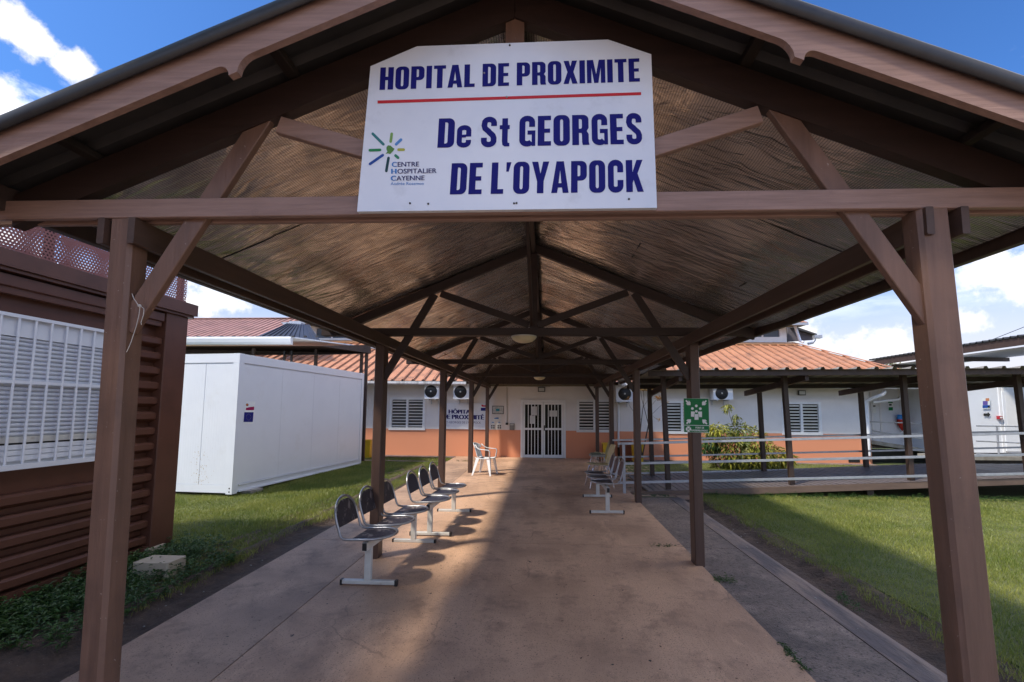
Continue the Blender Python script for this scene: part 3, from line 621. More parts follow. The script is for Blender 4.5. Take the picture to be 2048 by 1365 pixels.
def small_text(text, quad, mapf, name, material, parent, bold=0, label=None):
    global _cap
    if _cap is None: V, _ = font_mesh('H'); _cap = max(v[1] for v in V)
    V, Fs = font_mesh(text); x0 = min(v[0] for v in V); x1 = max(v[0] for v in V)
    mb = MB(); nrep = 1 if not bold else 3
    for r in range(nrep):
        dx = (r-(nrep-1)/2)*bold
        mb.add([mapf(*P2(quad, (v[0]-x0+dx)/(x1-x0), v[1]/_cap), .0004*r) for v in V], Fs)
    return obj(name, mb, material, parent, label, fix=False)
def quad_h(xl, yl_base, xr, yr_base, h): return [(xl, yl_base), (xr, yr_base), (xr, yr_base-h), (xl, yl_base-h)]
plain('navy', (.012, .012, .16), .5, .12); plain('red_print', (.55, .02, .025), .4); plain('navy_text', (.02, .02, .13), .5)
plain('blue_text', (.05, .22, .55), .4)
# ------------------------------------------------------------------ name sign on the front truss
YS = Y1-.030
fs = lambda x, y, e=0: at(x, y, YS-.0012-e)
MT['sign_white'] = mat('white_enamel_sign_sheet', (.72, .75, .80), .22, 0, (.64, .68, .75), 2.5, dirt=(.42, .44, .46), dscale=6, dlo=.58, dhi=.8, damt=.5, spots=((.12, .10, .1), 60, .76, .79), bump=.01, bscale=2)
sg = thing('hospital_sign', 'large white sign with clipped corners and heavy blue lettering on the front truss', 'sign', tuple(at(1014, 420, YS)))
mb = MB(); SP_ = [(714, 423.5), (1314, 416), (1302.5, 109), (1216, 79.5), (834, 93), (741, 133)]
mb.prism([at(x, y, YS) for x, y in SP_], (0, .022, 0)); obj('panel', mb, 'sign_white', sg)
bold_line('HOPITAL DE PROXIMITE', [(758.8, 180.3), (1280, 163.5), (1278.5, 117), (761, 135.5)], fs, 'lettering', 'navy', sg)
bold_line('De St GEORGES', [(874.5, 296), (1285.7, 288), (1283, 227), (878, 237.5)], fs, 'lettering', 'navy', sg)
bold_line("DE L'OYAPOCK", [(899.5, 389.5), (1287.7, 384), (1285.7, 320), (903.6, 327)], fs, 'lettering', 'navy', sg)
mb = MB(); mb.sheet([fs(*p) for p in [(755, 207.5), (1282.3, 190.5), (1282.3, 184.7), (755, 201.5)]]); obj('red_line', mb, 'red_print', sg, fix=False)
logo = bpy.data.objects.new('emblem', None); COL.objects.link(logo); logo.parent = sg
logo.location = (0, 0, 0)
for i, (a, b_, c) in enumerate([((745.5, 268), (766.7, 289), (.04, .20, .20)), ((783.5, 268), (781.3, 283.5), (.22, .40, .10)), ((802, 279.8), (792.2, 289), (.10, .28, .60)), ((797.2, 299.7), (807.2, 299.7), (.42, .42, .05)),
        ((791, 311.5), (796.2, 315.9), (.03, .22, .12)), ((777, 316.5), (772.6, 342.3), (.008, .055, .06)), ((765.5, 310.7), (740, 328.3), (.015, .07, .32)), ((739.7, 301), (760, 300.3), (.02, .22, .07))]):
    a = Vector(a); b_ = Vector(b_); d = (b_-a).normalized(); n_ = Vector((-d.y, d.x)); r = 2.7; poly = []
    ang = math.atan2(d.y, d.x)
    for k in range(7): t = ang+math.pi/2+math.pi*k/6; poly.append((a.x+r*math.cos(t), a.y+r*math.sin(t)))
    for k in range(7): t = ang-math.pi/2+math.pi*k/6; poly.append((b_.x+r*math.cos(t), b_.y+r*math.sin(t)))
    mb = MB(); mb.sheet([fs(*p) for p in poly]); obj('ray', mb, plain('ray%d' % i, c, .4), logo, fix=False)
mb = MB(); mb.sheet([fs(720+x/8.03, 220+y/8.03) for x, y in [(450,570),(490,575),(530,610),(555,625),(535,660),(505,690),(485,712),(450,700),(410,708),(440,670),(425,640),(425,600)]]); obj('map_shape', mb, plain('map_green', (.10, .24, .05), .4), logo, fix=False)
for word, first, rest in (('CENTRE', (784, 334, 793, 333.9), (795.5, 333.8, 838, 333.2)), ('HOSPITALIER', (783, 347.8, 792.5, 347.6), (795, 347.5, 873, 346.3)), ('CAYENNE', (782, 361.7, 791.5, 361.6), (793, 361.5, 848.8, 360.6))):
    small_text(word[0], quad_h(*first, 9.6), fs, 'lettering', 'blue_text', sg, bold=.05)
    small_text(word[1:], quad_h(*rest, 9.2), fs, 'lettering', 'navy_text', sg, bold=.018)
small_text('Andrée Rosemon', quad_h(781.3, 370.8, 847.5, 370.2, 6), fs, 'lettering', 'blue_text', sg)
for (x, y) in [(1019.5, 91), (1013.5, 194.5), (856.5, 408), (1028, 407), (1033, 406.5), (1258, 398.5), (968.5, 146.5), (820, 407)]:
    p = fs(x, y); mb = MB(); mb.lathe([(0, -.004), (.0035, -.003), (.0045, 0)], tuple(p), 8, 'y'); obj('screw', mb, 'steel' if y in (146.5, 194.5) else 'black', sg)

# ------------------------------------------------------------------ assembly point sign on the second right post
YG = YK[1]-.004
gs = thing('assembly_point_sign', 'green rectangular assembly point sign with white figures and four arrows on the second right post', 'sign', tuple(at(1393, 866, YG)))
fg = lambda x, y, e=0: at(1340+x/12.41, 780+y/12.41, YG-.0125-e)
MT['green'] = plain('sign_green', (.0, .17, .045), .35); plain('print_white', (.80, .83, .82), .4)
mb = MB(); mb.prism([at(*p, YG-.012) for p in [(1368, 864.8), (1418.8, 866.3), (1417.8, 797.5), (1367, 797)]], (0, .008, 0)); obj('panel', mb, 'print_white', gs)
mb = MB(); mb.sheet([fg(*p) for p in [(352, 1050), (976, 1062), (958, 222), (340, 213)]]); obj('green_field', mb, 'green', gs, fix=False)
fg2 = lambda x, y, e=0: fg(x, y, e+.0006)
mb = MB(); mb.sheet([fg2(*p) for p in [(350, 872), (972, 884), (972, 896), (350, 884)]]); obj('divider', mb, 'print_white', gs, fix=False)
def arrow(pts): mb = MB(); mb.sheet([fg2(*p) for p in pts]); obj('arrow', mb, 'print_white', gs, fix=False)
arrow([(380,275),(408,250),(460,305),(462,262),(510,312),(510,382),(432,382),(395,335),(432,337)])
arrow([(916,280),(888,258),(838,305),(832,268),(795,310),(793,384),(868,384),(908,338),(868,338)])
arrow([(398,828),(425,857),(472,808),(474,848),(520,800),(520,733),(440,733),(400,770),(440,778)])
arrow([(930,838),(902,866),(853,815),(848,858),(806,808),(800,740),(880,740),(920,782),(880,787)])
def disc(cx, cy, r, mapf, nm, m_, par, n=18): mb = MB(); mb.sheet([mapf(cx+r*math.cos(2*math.pi*k/n), cy+r*math.sin(2*math.pi*k/n)) for k in range(n)]); obj(nm, mb, m_, par, fix=False)
for cx, cy in ((653, 400), (556, 466), (753, 470), (655, 535)): disc(cx, cy, 34, fg2, 'head', 'print_white', gs)
mb = MB()
for poly in ([(522,540),(606,540),(622,575),(600,600),(600,672),(522,668)], [(794,542),(706,540),(690,575),(712,602),(722,676),(794,680)], [(608,602),(708,604),(708,746),(610,744)]): mb.sheet([fg2(*p) for p in poly])
obj('figures', mb, 'print_white', gs, fix=False)
mb = MB()
for a in range(4):
    t0 = R_(a*90); poly = [(458+68*math.cos(t), 975+68*math.sin(t)) for t in [t0+R_(-40+80*i/6) for i in range(7)]]+[(458+8*math.cos(t0), 975+8*math.sin(t0))]; mb.sheet([fg2(*p) for p in poly])
obj('clover_mark', mb, 'print_white', gs, fix=False)
small_text('POINT DE', quad_h(635, 962, 845, 966, 44), fg2, 'lettering', 'print_white', gs, bold=.04)
small_text('RASSEMBLEMENT', quad_h(535, 1028, 942, 1040, 44), fg2, 'lettering', 'print_white', gs, bold=.04)
# ------------------------------------------------------------------ brown cabin on the left
BX = -4.22; BY1 = 5.10; BY0 = -3.2; BW = 2.4
bc = thing('site_cabin', 'red-brown container cabin with horizontal slats, barred window and perforated parapet', 'cabin', (BX, BY1, 0))
mb = MB(); mb.box(BX-BW, BX-.09, BY0, BY1-.04, .10, 2.66)
obj('body', mb, 'container_brown', bc)
wz0, wz1, wy0, wy1 = 1.115, 2.345, 2.35, 4.30      # window opening on the long side
def slat_mb(y0, y1):      # one pressed slat of the wall, section in X-Z
    mb = MB(); mb.prism([(BX-.095, y0, -.01), (BX-.02, y0, .022), (BX-.006, y0, .034), (BX-.006, y0, .088), (BX-.03, y0, .106), (BX-.095, y0, .112)], (0, y1-y0, 0)); return mb
def slat_at(mesh_o, z):
    o = mesh_o.copy(); COL.objects.link(o); o.parent = bc; o.location = (0, 0, z); return o
PZ = .163
zs = [.155+PZ*i for i in range(15)]
full = None
for ya, yb, cond in ((BY0+.1, BY1-.30, lambda z: z+.125 < wz0-.05 or z > wz1+.06), (wy1+.10, BY1-.30, lambda z: not(z+.125 < wz0-.05 or z > wz1+.06)), (BY0+.1, wy0-.1, lambda z: not(z+.125 < wz0-.05 or z > wz1+.06))):
    first = None
    for z in zs:
        if z+.12 > 2.55 or not cond(z): continue
        if first is None: first = obj('slat', slat_mb(ya, yb), 'container_brown', bc); first.location = (0, 0, z)
        else: slat_at(first, z)
mb = MB(); mb.beam((BX-.03, BY1-.15, .12), (BX-.03, BY1-.15, 2.66), .12, .30, .006, up=(0, 1, 0)); obj('corner_post', mb, 'container_brown', bc)
mb = MB(); mb.box(BX-BW, BX+.02, BY0, BY1, .055, .15); obj('base_rail', mb, 'container_brown', bc)
mb = MB(); mb.prism([(BX-.06, BY0, 2.50), (BX-.005, BY0, 2.50), (BX-.005, BY0, 2.55), (BX+.02, BY0, 2.56), (BX+.02, BY0, 2.645), (BX-.06, BY0, 2.645)], (0, BY1-.32-BY0, 0)); obj('top_rail', mb, 'container_brown', bc)
mb = MB(); mb.box(BX-BW, BX+.085, BY0, BY1+.07, 2.69, 2.822); obj('cornice', mb, 'container_brown', bc)
mb = MB(); mb.box(BX-BW, BX+.06, BY0, BY1+.045, 2.662, 2.688); obj('cornice_strip', mb, 'container_brown', bc)
# parapet of perforated sheets on posts
for i in range(6):
    y1 = BY1-.0-1.42*i; y0 = y1-1.41
    mb = MB(); mb.quad((BX-.015, y0, 2.824), (BX-.015, y1, 2.824), (BX-.015, y1, 3.52), (BX-.015, y0, 3.52)); obj('perforated_sheet', mb, 'perf', bc)
    mb = MB(); mb.box(BX-.09, BX-.04, y1-.06, y1-.01, 2.824, 3.56); obj('parapet_post', mb, 'container_brown', bc)
mb = MB(); mb.box(BX-.05, BX+.0, BY0, BY1+.01, 3.522, 3.56); obj('parapet_rail', mb, 'container_brown', bc)
mb = MB(); mb.quad((BX-.42, BY0, 2.824), (BX-.42, BY1-.3, 2.824), (BX-.42, BY1-.3, 3.5), (BX-.42, BY0, 3.5)); obj('perforated_sheet', mb, 'perf', bc)
mb = MB(); mb.quad((BX-BW+.1, BY0, 2.824), (BX-BW+.1, BY1, 2.824), (BX-BW+.1, BY1, 3.5), (BX-BW+.1, BY0, 3.5)); obj('perforated_sheet', mb, 'perf', bc)
# shutter and bars
wn = bpy.data.objects.new('barred_window', None); COL.objects.link(wn); wn.parent = bc; wn.location = (0, 0, 0)
mb = MB(); mb.box(BX-.09, BX-.03, wy0-.02, wy1+.02, wz0-.01, wz1+.01); obj('backing', mb, 'white_metal', wn)
mb = MB(); mb.box(BX-.029, BX+.0, wy0+.02, wy1-.05, 2.17, 2.34, .004); obj('shutter_box', mb, 'white_metal', wn)
sm_ = MB(); 
sm_.prism([(BX-.03, wy0+.03, 0), (BX-.016, wy0+.03, .004), (BX-.010, wy0+.03, .014), (BX-.012, wy0+.03, .028), (BX-.03, wy0+.03, .035)], (0, wy1-wy0-.09, 0))
s0 = obj('shutter_slat', sm_, mat('greyish_white_shutter', (.62, .65, .70), .4, 0, (.55, .58, .63), 5), wn); s0.location = (0, 0, 1.375)
for i in range(1, 22):
    o = s0.copy(); COL.objects.link(o); o.parent = wn; o.location = (0, 0, 1.375+i*.0362)
mb = MB(); mb.box(BX-.029, BX-.008, wy0+.03, wy1-.07, 1.325, 1.372, .003); obj('shutter_foot', mb, 'bench_paint', wn)
for i, zz in enumerate((1.18, 1.225, 1.27)):
    mb = MB(); mb.box(BX-.029, BX-.012, wy0+.03, wy1-.06, zz, zz+.038, .002); obj('sill_profile', mb, 'white_metal', wn)
mb = MB(); mb.box(BX-.029, BX-.024, wy0+.1, wy1-.2, 1.302, 1.322); obj('gap', mb, 'black', wn)
mb = MB(); mb.box(BX+.012, BX+.032, wy0, wy1, 2.318, 2.345); obj('grille_rail', mb, 'white_metal', wn)
mb = MB(); mb.box(BX+.012, BX+.032, wy0, wy1, 1.115, 1.155); obj('grille_rail', mb, 'white_metal', wn)
mb = MB(); mb.box(BX+.008, BX+.028, wy0, wy1, 1.795, 1.82); obj('grille_rail', mb, 'white_metal', wn)
b0 = obj('bar', pipe([(BX+.022, wy1-.03, 1.155), (BX+.022, wy1-.03, 2.318)], .0095, 8), 'white_metal', wn)
for i in range(1, 16):
    o = b0.copy(); COL.objects.link(o); o.parent = wn; o.location = (0, -.122*i, 0)
# concrete block beside it, another under it
for (x0, x1, y0, y1, h, lab) in ((-3.84, -3.50, 4.22, 4.45, .17, 'pale concrete block lying in the weeds beside the brown cabin'), (-4.5, -4.15, 4.75, 4.97, .12, 'concrete block propping up the far corner of the brown cabin')):
    b = thing('concrete_block', lab, 'block', ((x0+x1)/2, (y0+y1)/2, G(x0, y0)))
    z = G(x0, y0)-.03; mb = MB(); mb.box(x0, x1, y0, y1, z, z+h, .012); obj('solid_block', mb, plain('block_beige', (.52, .44, .33), .85), b)

# ------------------------------------------------------------------ white cabin
wc_n = Vector((-5.46, 7.86, 0)); wc_f = at(722, 930, 12.35); wc_f.z = 0
dv = (wc_f-wc_n).normalized(); pv = Vector((-dv.y, dv.x, 0)); Lw = (wc_f-wc_n).length
wc = thing('portable_cabin', 'white prefabricated cabin on blocks in the grass left of the path', 'cabin', tuple(wc_n))
zb, zt = .14, 2.585
def WC(a, b_, z): return wc_n+dv*a+pv*b_+Vector((0, 0, z))
mb = MB(); mb.prism([WC(.02, .03, zb+.1), WC(Lw-.02, .03, zb+.1), WC(Lw-.02, 2.4, zb+.1), WC(.02, 2.4, zb+.1)], (0, 0, zt-zb-.12)); obj('body', mb, 'white_metal', wc)
# end wall: fine ribbed panels
for i in range(4):
    b0, b1_ = .125+i*.546, .125+(i+1)*.546-.003; pr = [WC(.03, b0, zb+.14), WC(.03, b1_, zb+.14)]; nn = 11
    for k_ in range(nn, 0, -1):
        m_ = b0+(b1_-b0)*(k_-.5)/nn; e_ = (b1_-b0)/nn/2; pr += [WC(.010, m_+e_*.75, zb+.14), WC(.010, m_-e_*.75, zb+.14), WC(.0112, m_-e_*.95, zb+.14)]
    mb = MB(); mb.prism(pr, (0, 0, zt-zb-.32)); obj('end_panel', mb, 'white_metal', wc)
for i in range(4):
    a0 = .12+i*(Lw-.24)/4; a1 = a0+(Lw-.24)/4-.003; mb = MB(); mb.prism([WC(a0, .012, zb+.14), WC(a1, .012, zb+.14), WC(a1, .028, zb+.14), WC(a0, .028, zb+.14)], (0, 0, zt-zb-.32)); obj('side_panel', mb, 'white_metal', wc)
for (a, b_) in ((0, 0), (Lw-.12, 0), (0, 2.31), (Lw-.12, 2.31)):
    mb = MB(); mb.prism([WC(a, b_, zb-.02), WC(a+.12, b_, zb-.02), WC(a+.12, b_+.12, zb-.02), WC(a, b_+.12, zb-.02)], (0, 0, zt-zb+.03)); obj('corner_post', mb, 'white_metal', wc)
    if b_ == 0:
        for zz in (zb-.00, zb+.06):
            for q in ((a-.001, b_+.06),):
                mb = MB(); p = WC(a-.002, b_+.05, zz+.02); mb.sheet([p+pv*(.014*math.cos(t))+Vector((0, 0, .014*math.sin(t))) for t in [k*math.pi/5 for k in range(10)]]); obj('lifting_hole', mb, 'black', wc, fix=False)
for (z0, z1) in ((zt-.155, zt), (zb-.0, zb+.13)):
    mb = MB(); mb.prism([WC(.12, .0, z0), WC(Lw-.12, .0, z0), WC(Lw-.12, .03, z0), WC(.12, .03, z0)], (0, 0, z1-z0)); obj('side_rail', mb, 'white_metal', wc)
    mb = MB(); mb.prism([WC(.0, .12, z0), WC(.03, .12, z0), WC(.03, 2.31, z0), WC(.0, 2.31, z0)], (0, 0, z1-z0)); obj('end_rail', mb, 'white_metal', wc)
    if z0 < 1:
        mb = MB(); mb.prism([WC(.14, -.022, z0+.0), WC(Lw-.14, -.022, z0+.0), WC(Lw-.14, -.0, z0+.0), WC(.14, -.0, z0+.0)], (0, 0, .025)); obj('rail_flange', mb, 'white_metal', wc)
        mb = MB(); mb.prism([WC(.14, -.014, z0+.112), WC(Lw-.14, -.014, z0+.112), WC(Lw-.14, -.0, z0+.112), WC(.14, -.0, z0+.112)], (0, 0, .018)); obj('rail_flange', mb, 'white_metal', wc)
mb = MB(); mb.prism([WC(.1, .1, zt+.001), WC(Lw-.1, .1, zt+.001), WC(Lw-.1, 2.3, zt+.001), WC(.1, 2.3, zt+.001)], (0, 0, .02)); obj('roof', mb, 'bench_paint', wc)
# dirt splashes on the end wall
MT['rust'] = mat('rusty_splashes', (.46, .34, .19), .9)
r2 = random.Random(3); mb = MB()
for i in range(95):
    b_ = .62+r2.gauss(0, .09); z = .25+abs(r2.gauss(0, .36)); p = WC(-.0015+.0092, b_, z); rr = r2.uniform(.002, .008)
    mb.sheet([p+pv*(rr*math.cos(t)*r2.uniform(.6, 1.2))+Vector((0, 0, rr*math.sin(t)*r2.uniform(.5, 1.6))) for t in [k*math.pi/4 for k in range(8)]])
st_ = obj('dirt_splash', mb, 'rust', wc, fix=False); st_['kind'] = 'stuff'
# stickers
def fw(x, y, e=0):
    d = ray(x, y); n_ = -pv; q = wc_n+n_*(-.0105+e) ; o_ = Vector((0, 0, CAMH)); t = (q-o_).dot(n_)/d.dot(n_); return o_+d*t
fwz = lambda x, y, e=0: fw(460+x/13.65, 780+y/13.65, .002+e)
stk = thing('sticker', 'white sticker with a pink logo and a blue starred flag on a white cabin', 'sticker', tuple(fwz(500, 930)))
mb = MB(); mb.sheet([fwz(*p) for p in [(355, 925), (632, 930), (690, 320), (432, 320)]]); obj('backing', mb, 'print_white', stk, fix=False)
f1 = lambda x, y, e=0: fwz(x, y, .0015+e)
mb = MB(); mb.sheet([f1(*p) for p in [(368, 880), (622, 880), (645, 612), (395, 612)]]); obj('flag', mb, plain('flag_blue', (.008, .012, .17), .5), stk, fix=False)
mb = MB(); mb.sheet([f1(*p) for p in [(428, 556), (655, 556), (662, 460), (545, 470), (470, 490), (440, 490)]]); obj('logo_field', mb, plain('magenta', (.30, .005, .08), .5), stk, fix=False)
disc(470, 410, 36, f1, 'logo_dot', plain('maroon', (.20, .01, .03), .5), stk); disc(466, 408, 17, lambda x, y, e=0: f1(x, y, .001), 'logo_dot', plain('orange_dot', (.7, .3, .03), .5), stk)
f3 = lambda x, y, e=0: fwz(x, y, .003+e)
for i in range(12): disc(510+62*math.cos(i*math.pi/6), 745+84*math.sin(i*math.pi/6), 8, f3, 'star', plain('star_gold', (.28, .28, .14), .5), stk, 5)
for (x, y, lab) in ((505, 1000, 'small concrete block under the near end of the white cabin'), (632, 962, 'small concrete block under the middle of the white cabin')):
    p = atX(x, y, -5.35); p.z = G(p.x, p.y); b = thing('concrete_block', lab, 'block', tuple(p)); mb = MB(); mb.box(p.x-.12, p.x+.08, p.y-.18, p.y+.18, p.z-.02, zb+.0, .01); obj('solid_block', mb, 'concrete', b)
# extra block behind corner
# ------------------------------------------------------------------ hospital
YW = 14.5
hz_ = lambda x, y, e=0: at(x, y, YW-e)
hs = thing('hospital', 'low white hospital building with terracotta base band and orange sheet roof', 'building', (0, YW, 0))
def wall_holes(x0, x1, z0, z1, holes, y, depth=.14):
    mb = MB(); X = sorted({x0, x1, *[h[0] for h in holes], *[h[1] for h in holes]}); Z = sorted({z0, z1, *[h[2] for h in holes], *[h[3] for h in holes]})
    for i in range(len(X)-1):
        for j in range(len(Z)-1):
            cx, cz = (X[i]+X[i+1])/2, (Z[j]+Z[j+1])/2
            if any(h[0] < cx < h[1] and h[2] < cz < h[3] for h in holes): continue
            mb.quad((X[i], y, Z[j]), (X[i+1], y, Z[j]), (X[i+1], y, Z[j+1]), (X[i], y, Z[j+1]))
    for (a, b_, c, d) in holes:
        mb.quad((a, y, c), (b_, y, c), (b_, y+depth, c), (a, y+depth, c)); mb.quad((a, y, d), (b_, y, d), (b_, y+depth, d), (a, y+depth, d))
        mb.quad((a, y, c), (a, y, d), (a, y+depth, d), (a, y+depth, c)); mb.quad((b_, y, c), (b_, y, d), (b_, y+depth, d), (b_, y+depth, c))
    return mb
def wrect(xl, xr, yt, yb):
    a = hz_(xl, (yt+yb)/2).x; b_ = hz_(xr, (yt+yb)/2).x; t = hz_((xl+xr)/2, yt).z; bt = hz_((xl+xr)/2, yb).z; return (a, b_, bt, t)
WINS = [(wrect(781, 848.5, 797, 857.5), 'left'), (wrect(1155.5, 1222, 801.5, 862), 'mid'), (wrect(1331, 1397, 804, 865), 'grn'), (wrect(1566, 1640.7, 806, 867), 'right')]
door = wrect(1044.5, 1128.3, 802, 915)
dr = (door[0], door[1], .09, door[3])
XR = hz_(1740, 850).x
holes = [w for w, _ in WINS]+[dr]
mb = wall_holes(-8.6, XR, -.1, 2.62, holes, YW)
mb.quad((XR, YW, -.1), (XR, YW+7, -.1), (XR, YW+7, 2.62), (XR, YW, 2.62)); obj('wall', mb, 'wall', hs, fix=False)
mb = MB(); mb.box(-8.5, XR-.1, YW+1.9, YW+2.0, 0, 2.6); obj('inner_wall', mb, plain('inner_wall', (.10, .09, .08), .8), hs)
mb = MB(); mb.box(-8.5, XR-.1, YW+.16, YW+1.9, -.02, 0.08); obj('inner_floor', mb, 'concrete', hs)
def louvre(w, par):
    x0, x1, z0, z1 = w; t = bpy.data.objects.new('louvre_window', None); COL.objects.link(t); t.parent = par
    y0 = YW-.025
    for a, b_, c, d in ((x0-.03, x1+.03, z1-.045, z1+.03), (x0-.045, x1+.045, z0-.05, z0+.035), (x0-.03, x0+.05, z0+.035, z1-.045), (x1-.05, x1+.03, z0+.035, z1-.045), ((x0+x1)/2-.035, (x0+x1)/2+.035, z0+.035, z1-.045)):
        mb = MB(); mb.box(a, b_, y0, y0+.07, c, d, .004); obj('frame', mb, 'white', t)
    mb = MB(); mb.box(x0+.03, x1-.03, YW+.11, YW+.12, z0, z1); obj('pane', mb, 'dark_glass', t)
    n = 9; hh = (z1-z0-.09)/n; xm = (x0+x1)/2
    for (a, b_) in ((x0+.055, xm-.04), (xm+.04, x1-.055)):
        mb = MB(); sh = MB(); sh.beam((a, YW+.02, z0+.04+hh*.5), (b_, YW+.02, z0+.04+hh*.5), .007, .050, 0, up=(0, -.6, 1)); o0 = obj('slat', sh, 'white', t)
        for i in range(1, n): o = o0.copy(); COL.objects.link(o); o.parent = t; o.location = (0, 0, hh*i)
    return t
for w, nm in WINS: louvre(w, hs)
# double door with bars
dd = bpy.data.objects.new('double_door', None); COL.objects.link(dd); dd.parent = hs
x0, x1, z0, z1 = dr[0], dr[1], .105, dr[3]
for a, b_, c, d in ((x0-.05, x1+.05, z1-.04, z1+.03), (x0-.05, x0+.025, z0, z1-.04), (x1-.025, x1+.05, z0, z1-.04)):
    mb = MB(); mb.box(a, b_, YW-.03, YW+.06, c, d, .004); obj('door_frame', mb, 'white', dd)
xm = (x0+x1)/2
for (a, b_) in ((x0+.03, xm-.004), (xm+.004, x1-.03)):
    fr = .055; zm = z0+(z1-z0)*.505
    for q in ((a, b_, z1-.045-fr-.02, z1-.045), (a, b_, z0+.0, z0+.10), (a, a+fr, z0+.10, z1-.12), (b_-fr, b_, z0+.10, z1-.12), (a+fr, b_-fr, zm-.03, zm+.03)):
        mb = MB(); mb.box(q[0], q[1], YW-.02, YW+.02, q[2], q[3], .003); obj('leaf_frame', mb, 'white', dd)
    mb = MB(); mb.box(a+.03, b_-.03, YW+.028, YW+.034, z0+.08, z1-.1); obj('pane', mb, 'dark_glass', dd)
    for i in range(4):
        xb = a+fr+(b_-a-2*fr)*(i+1)/5
        for (c, d) in ((z0+.10, zm-.03), (zm+.03, z1-.12)): mb = MB(); mb.box(xb-.011, xb+.011, YW-.012, YW+.010, c, d); obj('bar', mb, 'white', dd)
mb = MB(); mb.box(xm+.02, xm+.055, YW-.035, YW-.02, .96, 1.13); mb.box(xm+.03, xm+.13, YW-.06, YW-.045, 1.04, 1.06); mb.box(xm+.03, xm+.045, YW-.046, YW-.034, 1.04, 1.06); obj('handle', mb, 'black', dd)
paper = plain('paper', (.72, .74, .75), .8)
for q in ((820, 915, 430, 570), (800, 885, 575, 705), (1115, 1240, 495, 590)):
    a = at(960+q[0]/8.03, 760+q[3]/8.03, YW+.026); b_ = at(960+q[1]/8.03, 760+q[2]/8.03, YW+.026); mb = MB(); mb.quad((a.x, YW+.026, a.z), (b_.x, YW+.026, a.z), (b_.x, YW+.026, b_.z), (a.x, YW+.026, b_.z)); obj('notice', mb, paper, dd, fix=False)
mb = MB(); mb.box(x0-.02, x1+.02, YW-.16, YW-.0, .075, .118, .006); obj('threshold', mb, 'concrete', hs)
# eaves, gutters, roof
YEV = 13.95; EL = at(300, 762, YEV); ER = at(1800, 777, YEV); zE = lambda x: 2.47-.0068*x
TL_ = at(560, 683, 18.65).x; TRx = 9.98; YT = 18.65; zT = lambda x: 4.40-.0068*x
ELx, ERx = -14.5, 12.2
PT = (zT(0)-zE(0))/(YT-YEV)
def front_top(x):     # how far up the slope the sheet runs before a hip
    if x > TRx: return max(0.0, (ERx-x)/(ERx-TRx))
    return 1.0
def roof_slope(name, xa, xb, ybot, ytop, zbot, ztop, topf, pitch, material, par, per=4, h=.034):
    x = xa; k = 0; mb = MB(); sm2 = MB()
    while x < xb-1e-6:
        x2 = min(x+pitch, xb); f1_, f2_ = topf(x), topf(x2)
        P = lambda xx, f_, hh: (xx, ybot+(ytop-ybot)*f_, zbot(xx)+(ztop(xx)-zbot(xx))*f_+hh)
        seq = [(x, 0), (x2-.055, 0), (x2-.040, h), (x2-.015, h), (x2, 0)]
        for (a, ha), (b_, hb) in zip(seq, seq[1:]):
            fa, fb = topf(a), topf(b_); mb.add([P(a, 0, ha), P(b_, 0, hb), P(b_, fb, hb), P(a, fa, ha)], [(0, 1, 2, 3)])
        sm2.add([P(x2-.09, 0, .004), P(x2-.056, 0, .004), P(x2-.056, topf(x2), .004), P(x2-.09, topf(x2), .004)], [(0, 1, 2, 3)])  # dark strips either side of each rib stand in for its shadow
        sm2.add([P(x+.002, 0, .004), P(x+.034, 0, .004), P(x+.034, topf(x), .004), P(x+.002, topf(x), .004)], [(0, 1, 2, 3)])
        k += 1; x = x2
        if k % per == 0 or x >= xb-1e-6:
            ro = obj(name, mb, material, par, fix=False); obj('rib_shadow_strip', sm2, 'rib_shadow', ro, fix=False); mb = MB(); sm2 = MB()
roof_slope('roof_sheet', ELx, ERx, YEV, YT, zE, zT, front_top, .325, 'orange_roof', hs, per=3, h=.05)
mb = MB(); mb.add([(ERx, YEV, zE(ERx)), (ERx, YEV+9.4, zE(ERx)), (TRx, YT, zT(TRx))], [(0, 1, 2)]); obj('roof_side', mb, 'orange_roof', hs, fix=False)
mb = MB(); mb.beam((ERx, YEV, zE(ERx)+.04), (TRx, YT, zT(TRx)+.05), .16, .02); obj('hip_cap', mb, 'orange_roof', hs)
mb = MB(); mb.prism([(ELx, YT-.35, zT(ELx)-.35*PT+.045), (TRx+.1, YT-.35, zT(TRx)-.35*PT+.045), (TRx, YT+.02, zT(TRx)+.045), (ELx, YT+.02, zT(ELx)+.045)], (0, 0, .012)); obj('flashing', mb, 'ridgecap', hs)
mb = MB(); mb.quad((ELx, YEV+.02, zE(ELx)-.05), (ERx, YEV+.02, zE(ERx)-.05), (ERx, YW, zE(ERx)-.03), (ELx, YW, zE(ELx)-.03)); obj('soffit', mb, plain('soffit', (.20, .17, .12), .8), hs, fix=False)
for xa, xb in ((-9.5, -2.45), (2.2, ERx)):
    mb = MB(); mb.prism([(xa, YEV-.09, zE(xa)-.02), (xa, YEV-.0, zE(xa)-.02), (xa, YEV-.005, zE(xa)-.115), (xa, YEV-.06, zE(xa)-.125), (xa, YEV-.09, zE(xa)-.09)], (xb-xa, 0, zE(xb)-zE(xa))); obj('gutter', mb, mat('stained_white_gutter', (.62, .63, .65), .5, 0, (.25, .25, .24), 9, (1, 1, .3), lo=.45, hi=.7), hs)
mb = MB(); mb.box(-2.2, 2.0, YW-.05, YW-.005, 2.36, 2.42); obj('wall_batten', mb, plain('soffit', 0), hs)
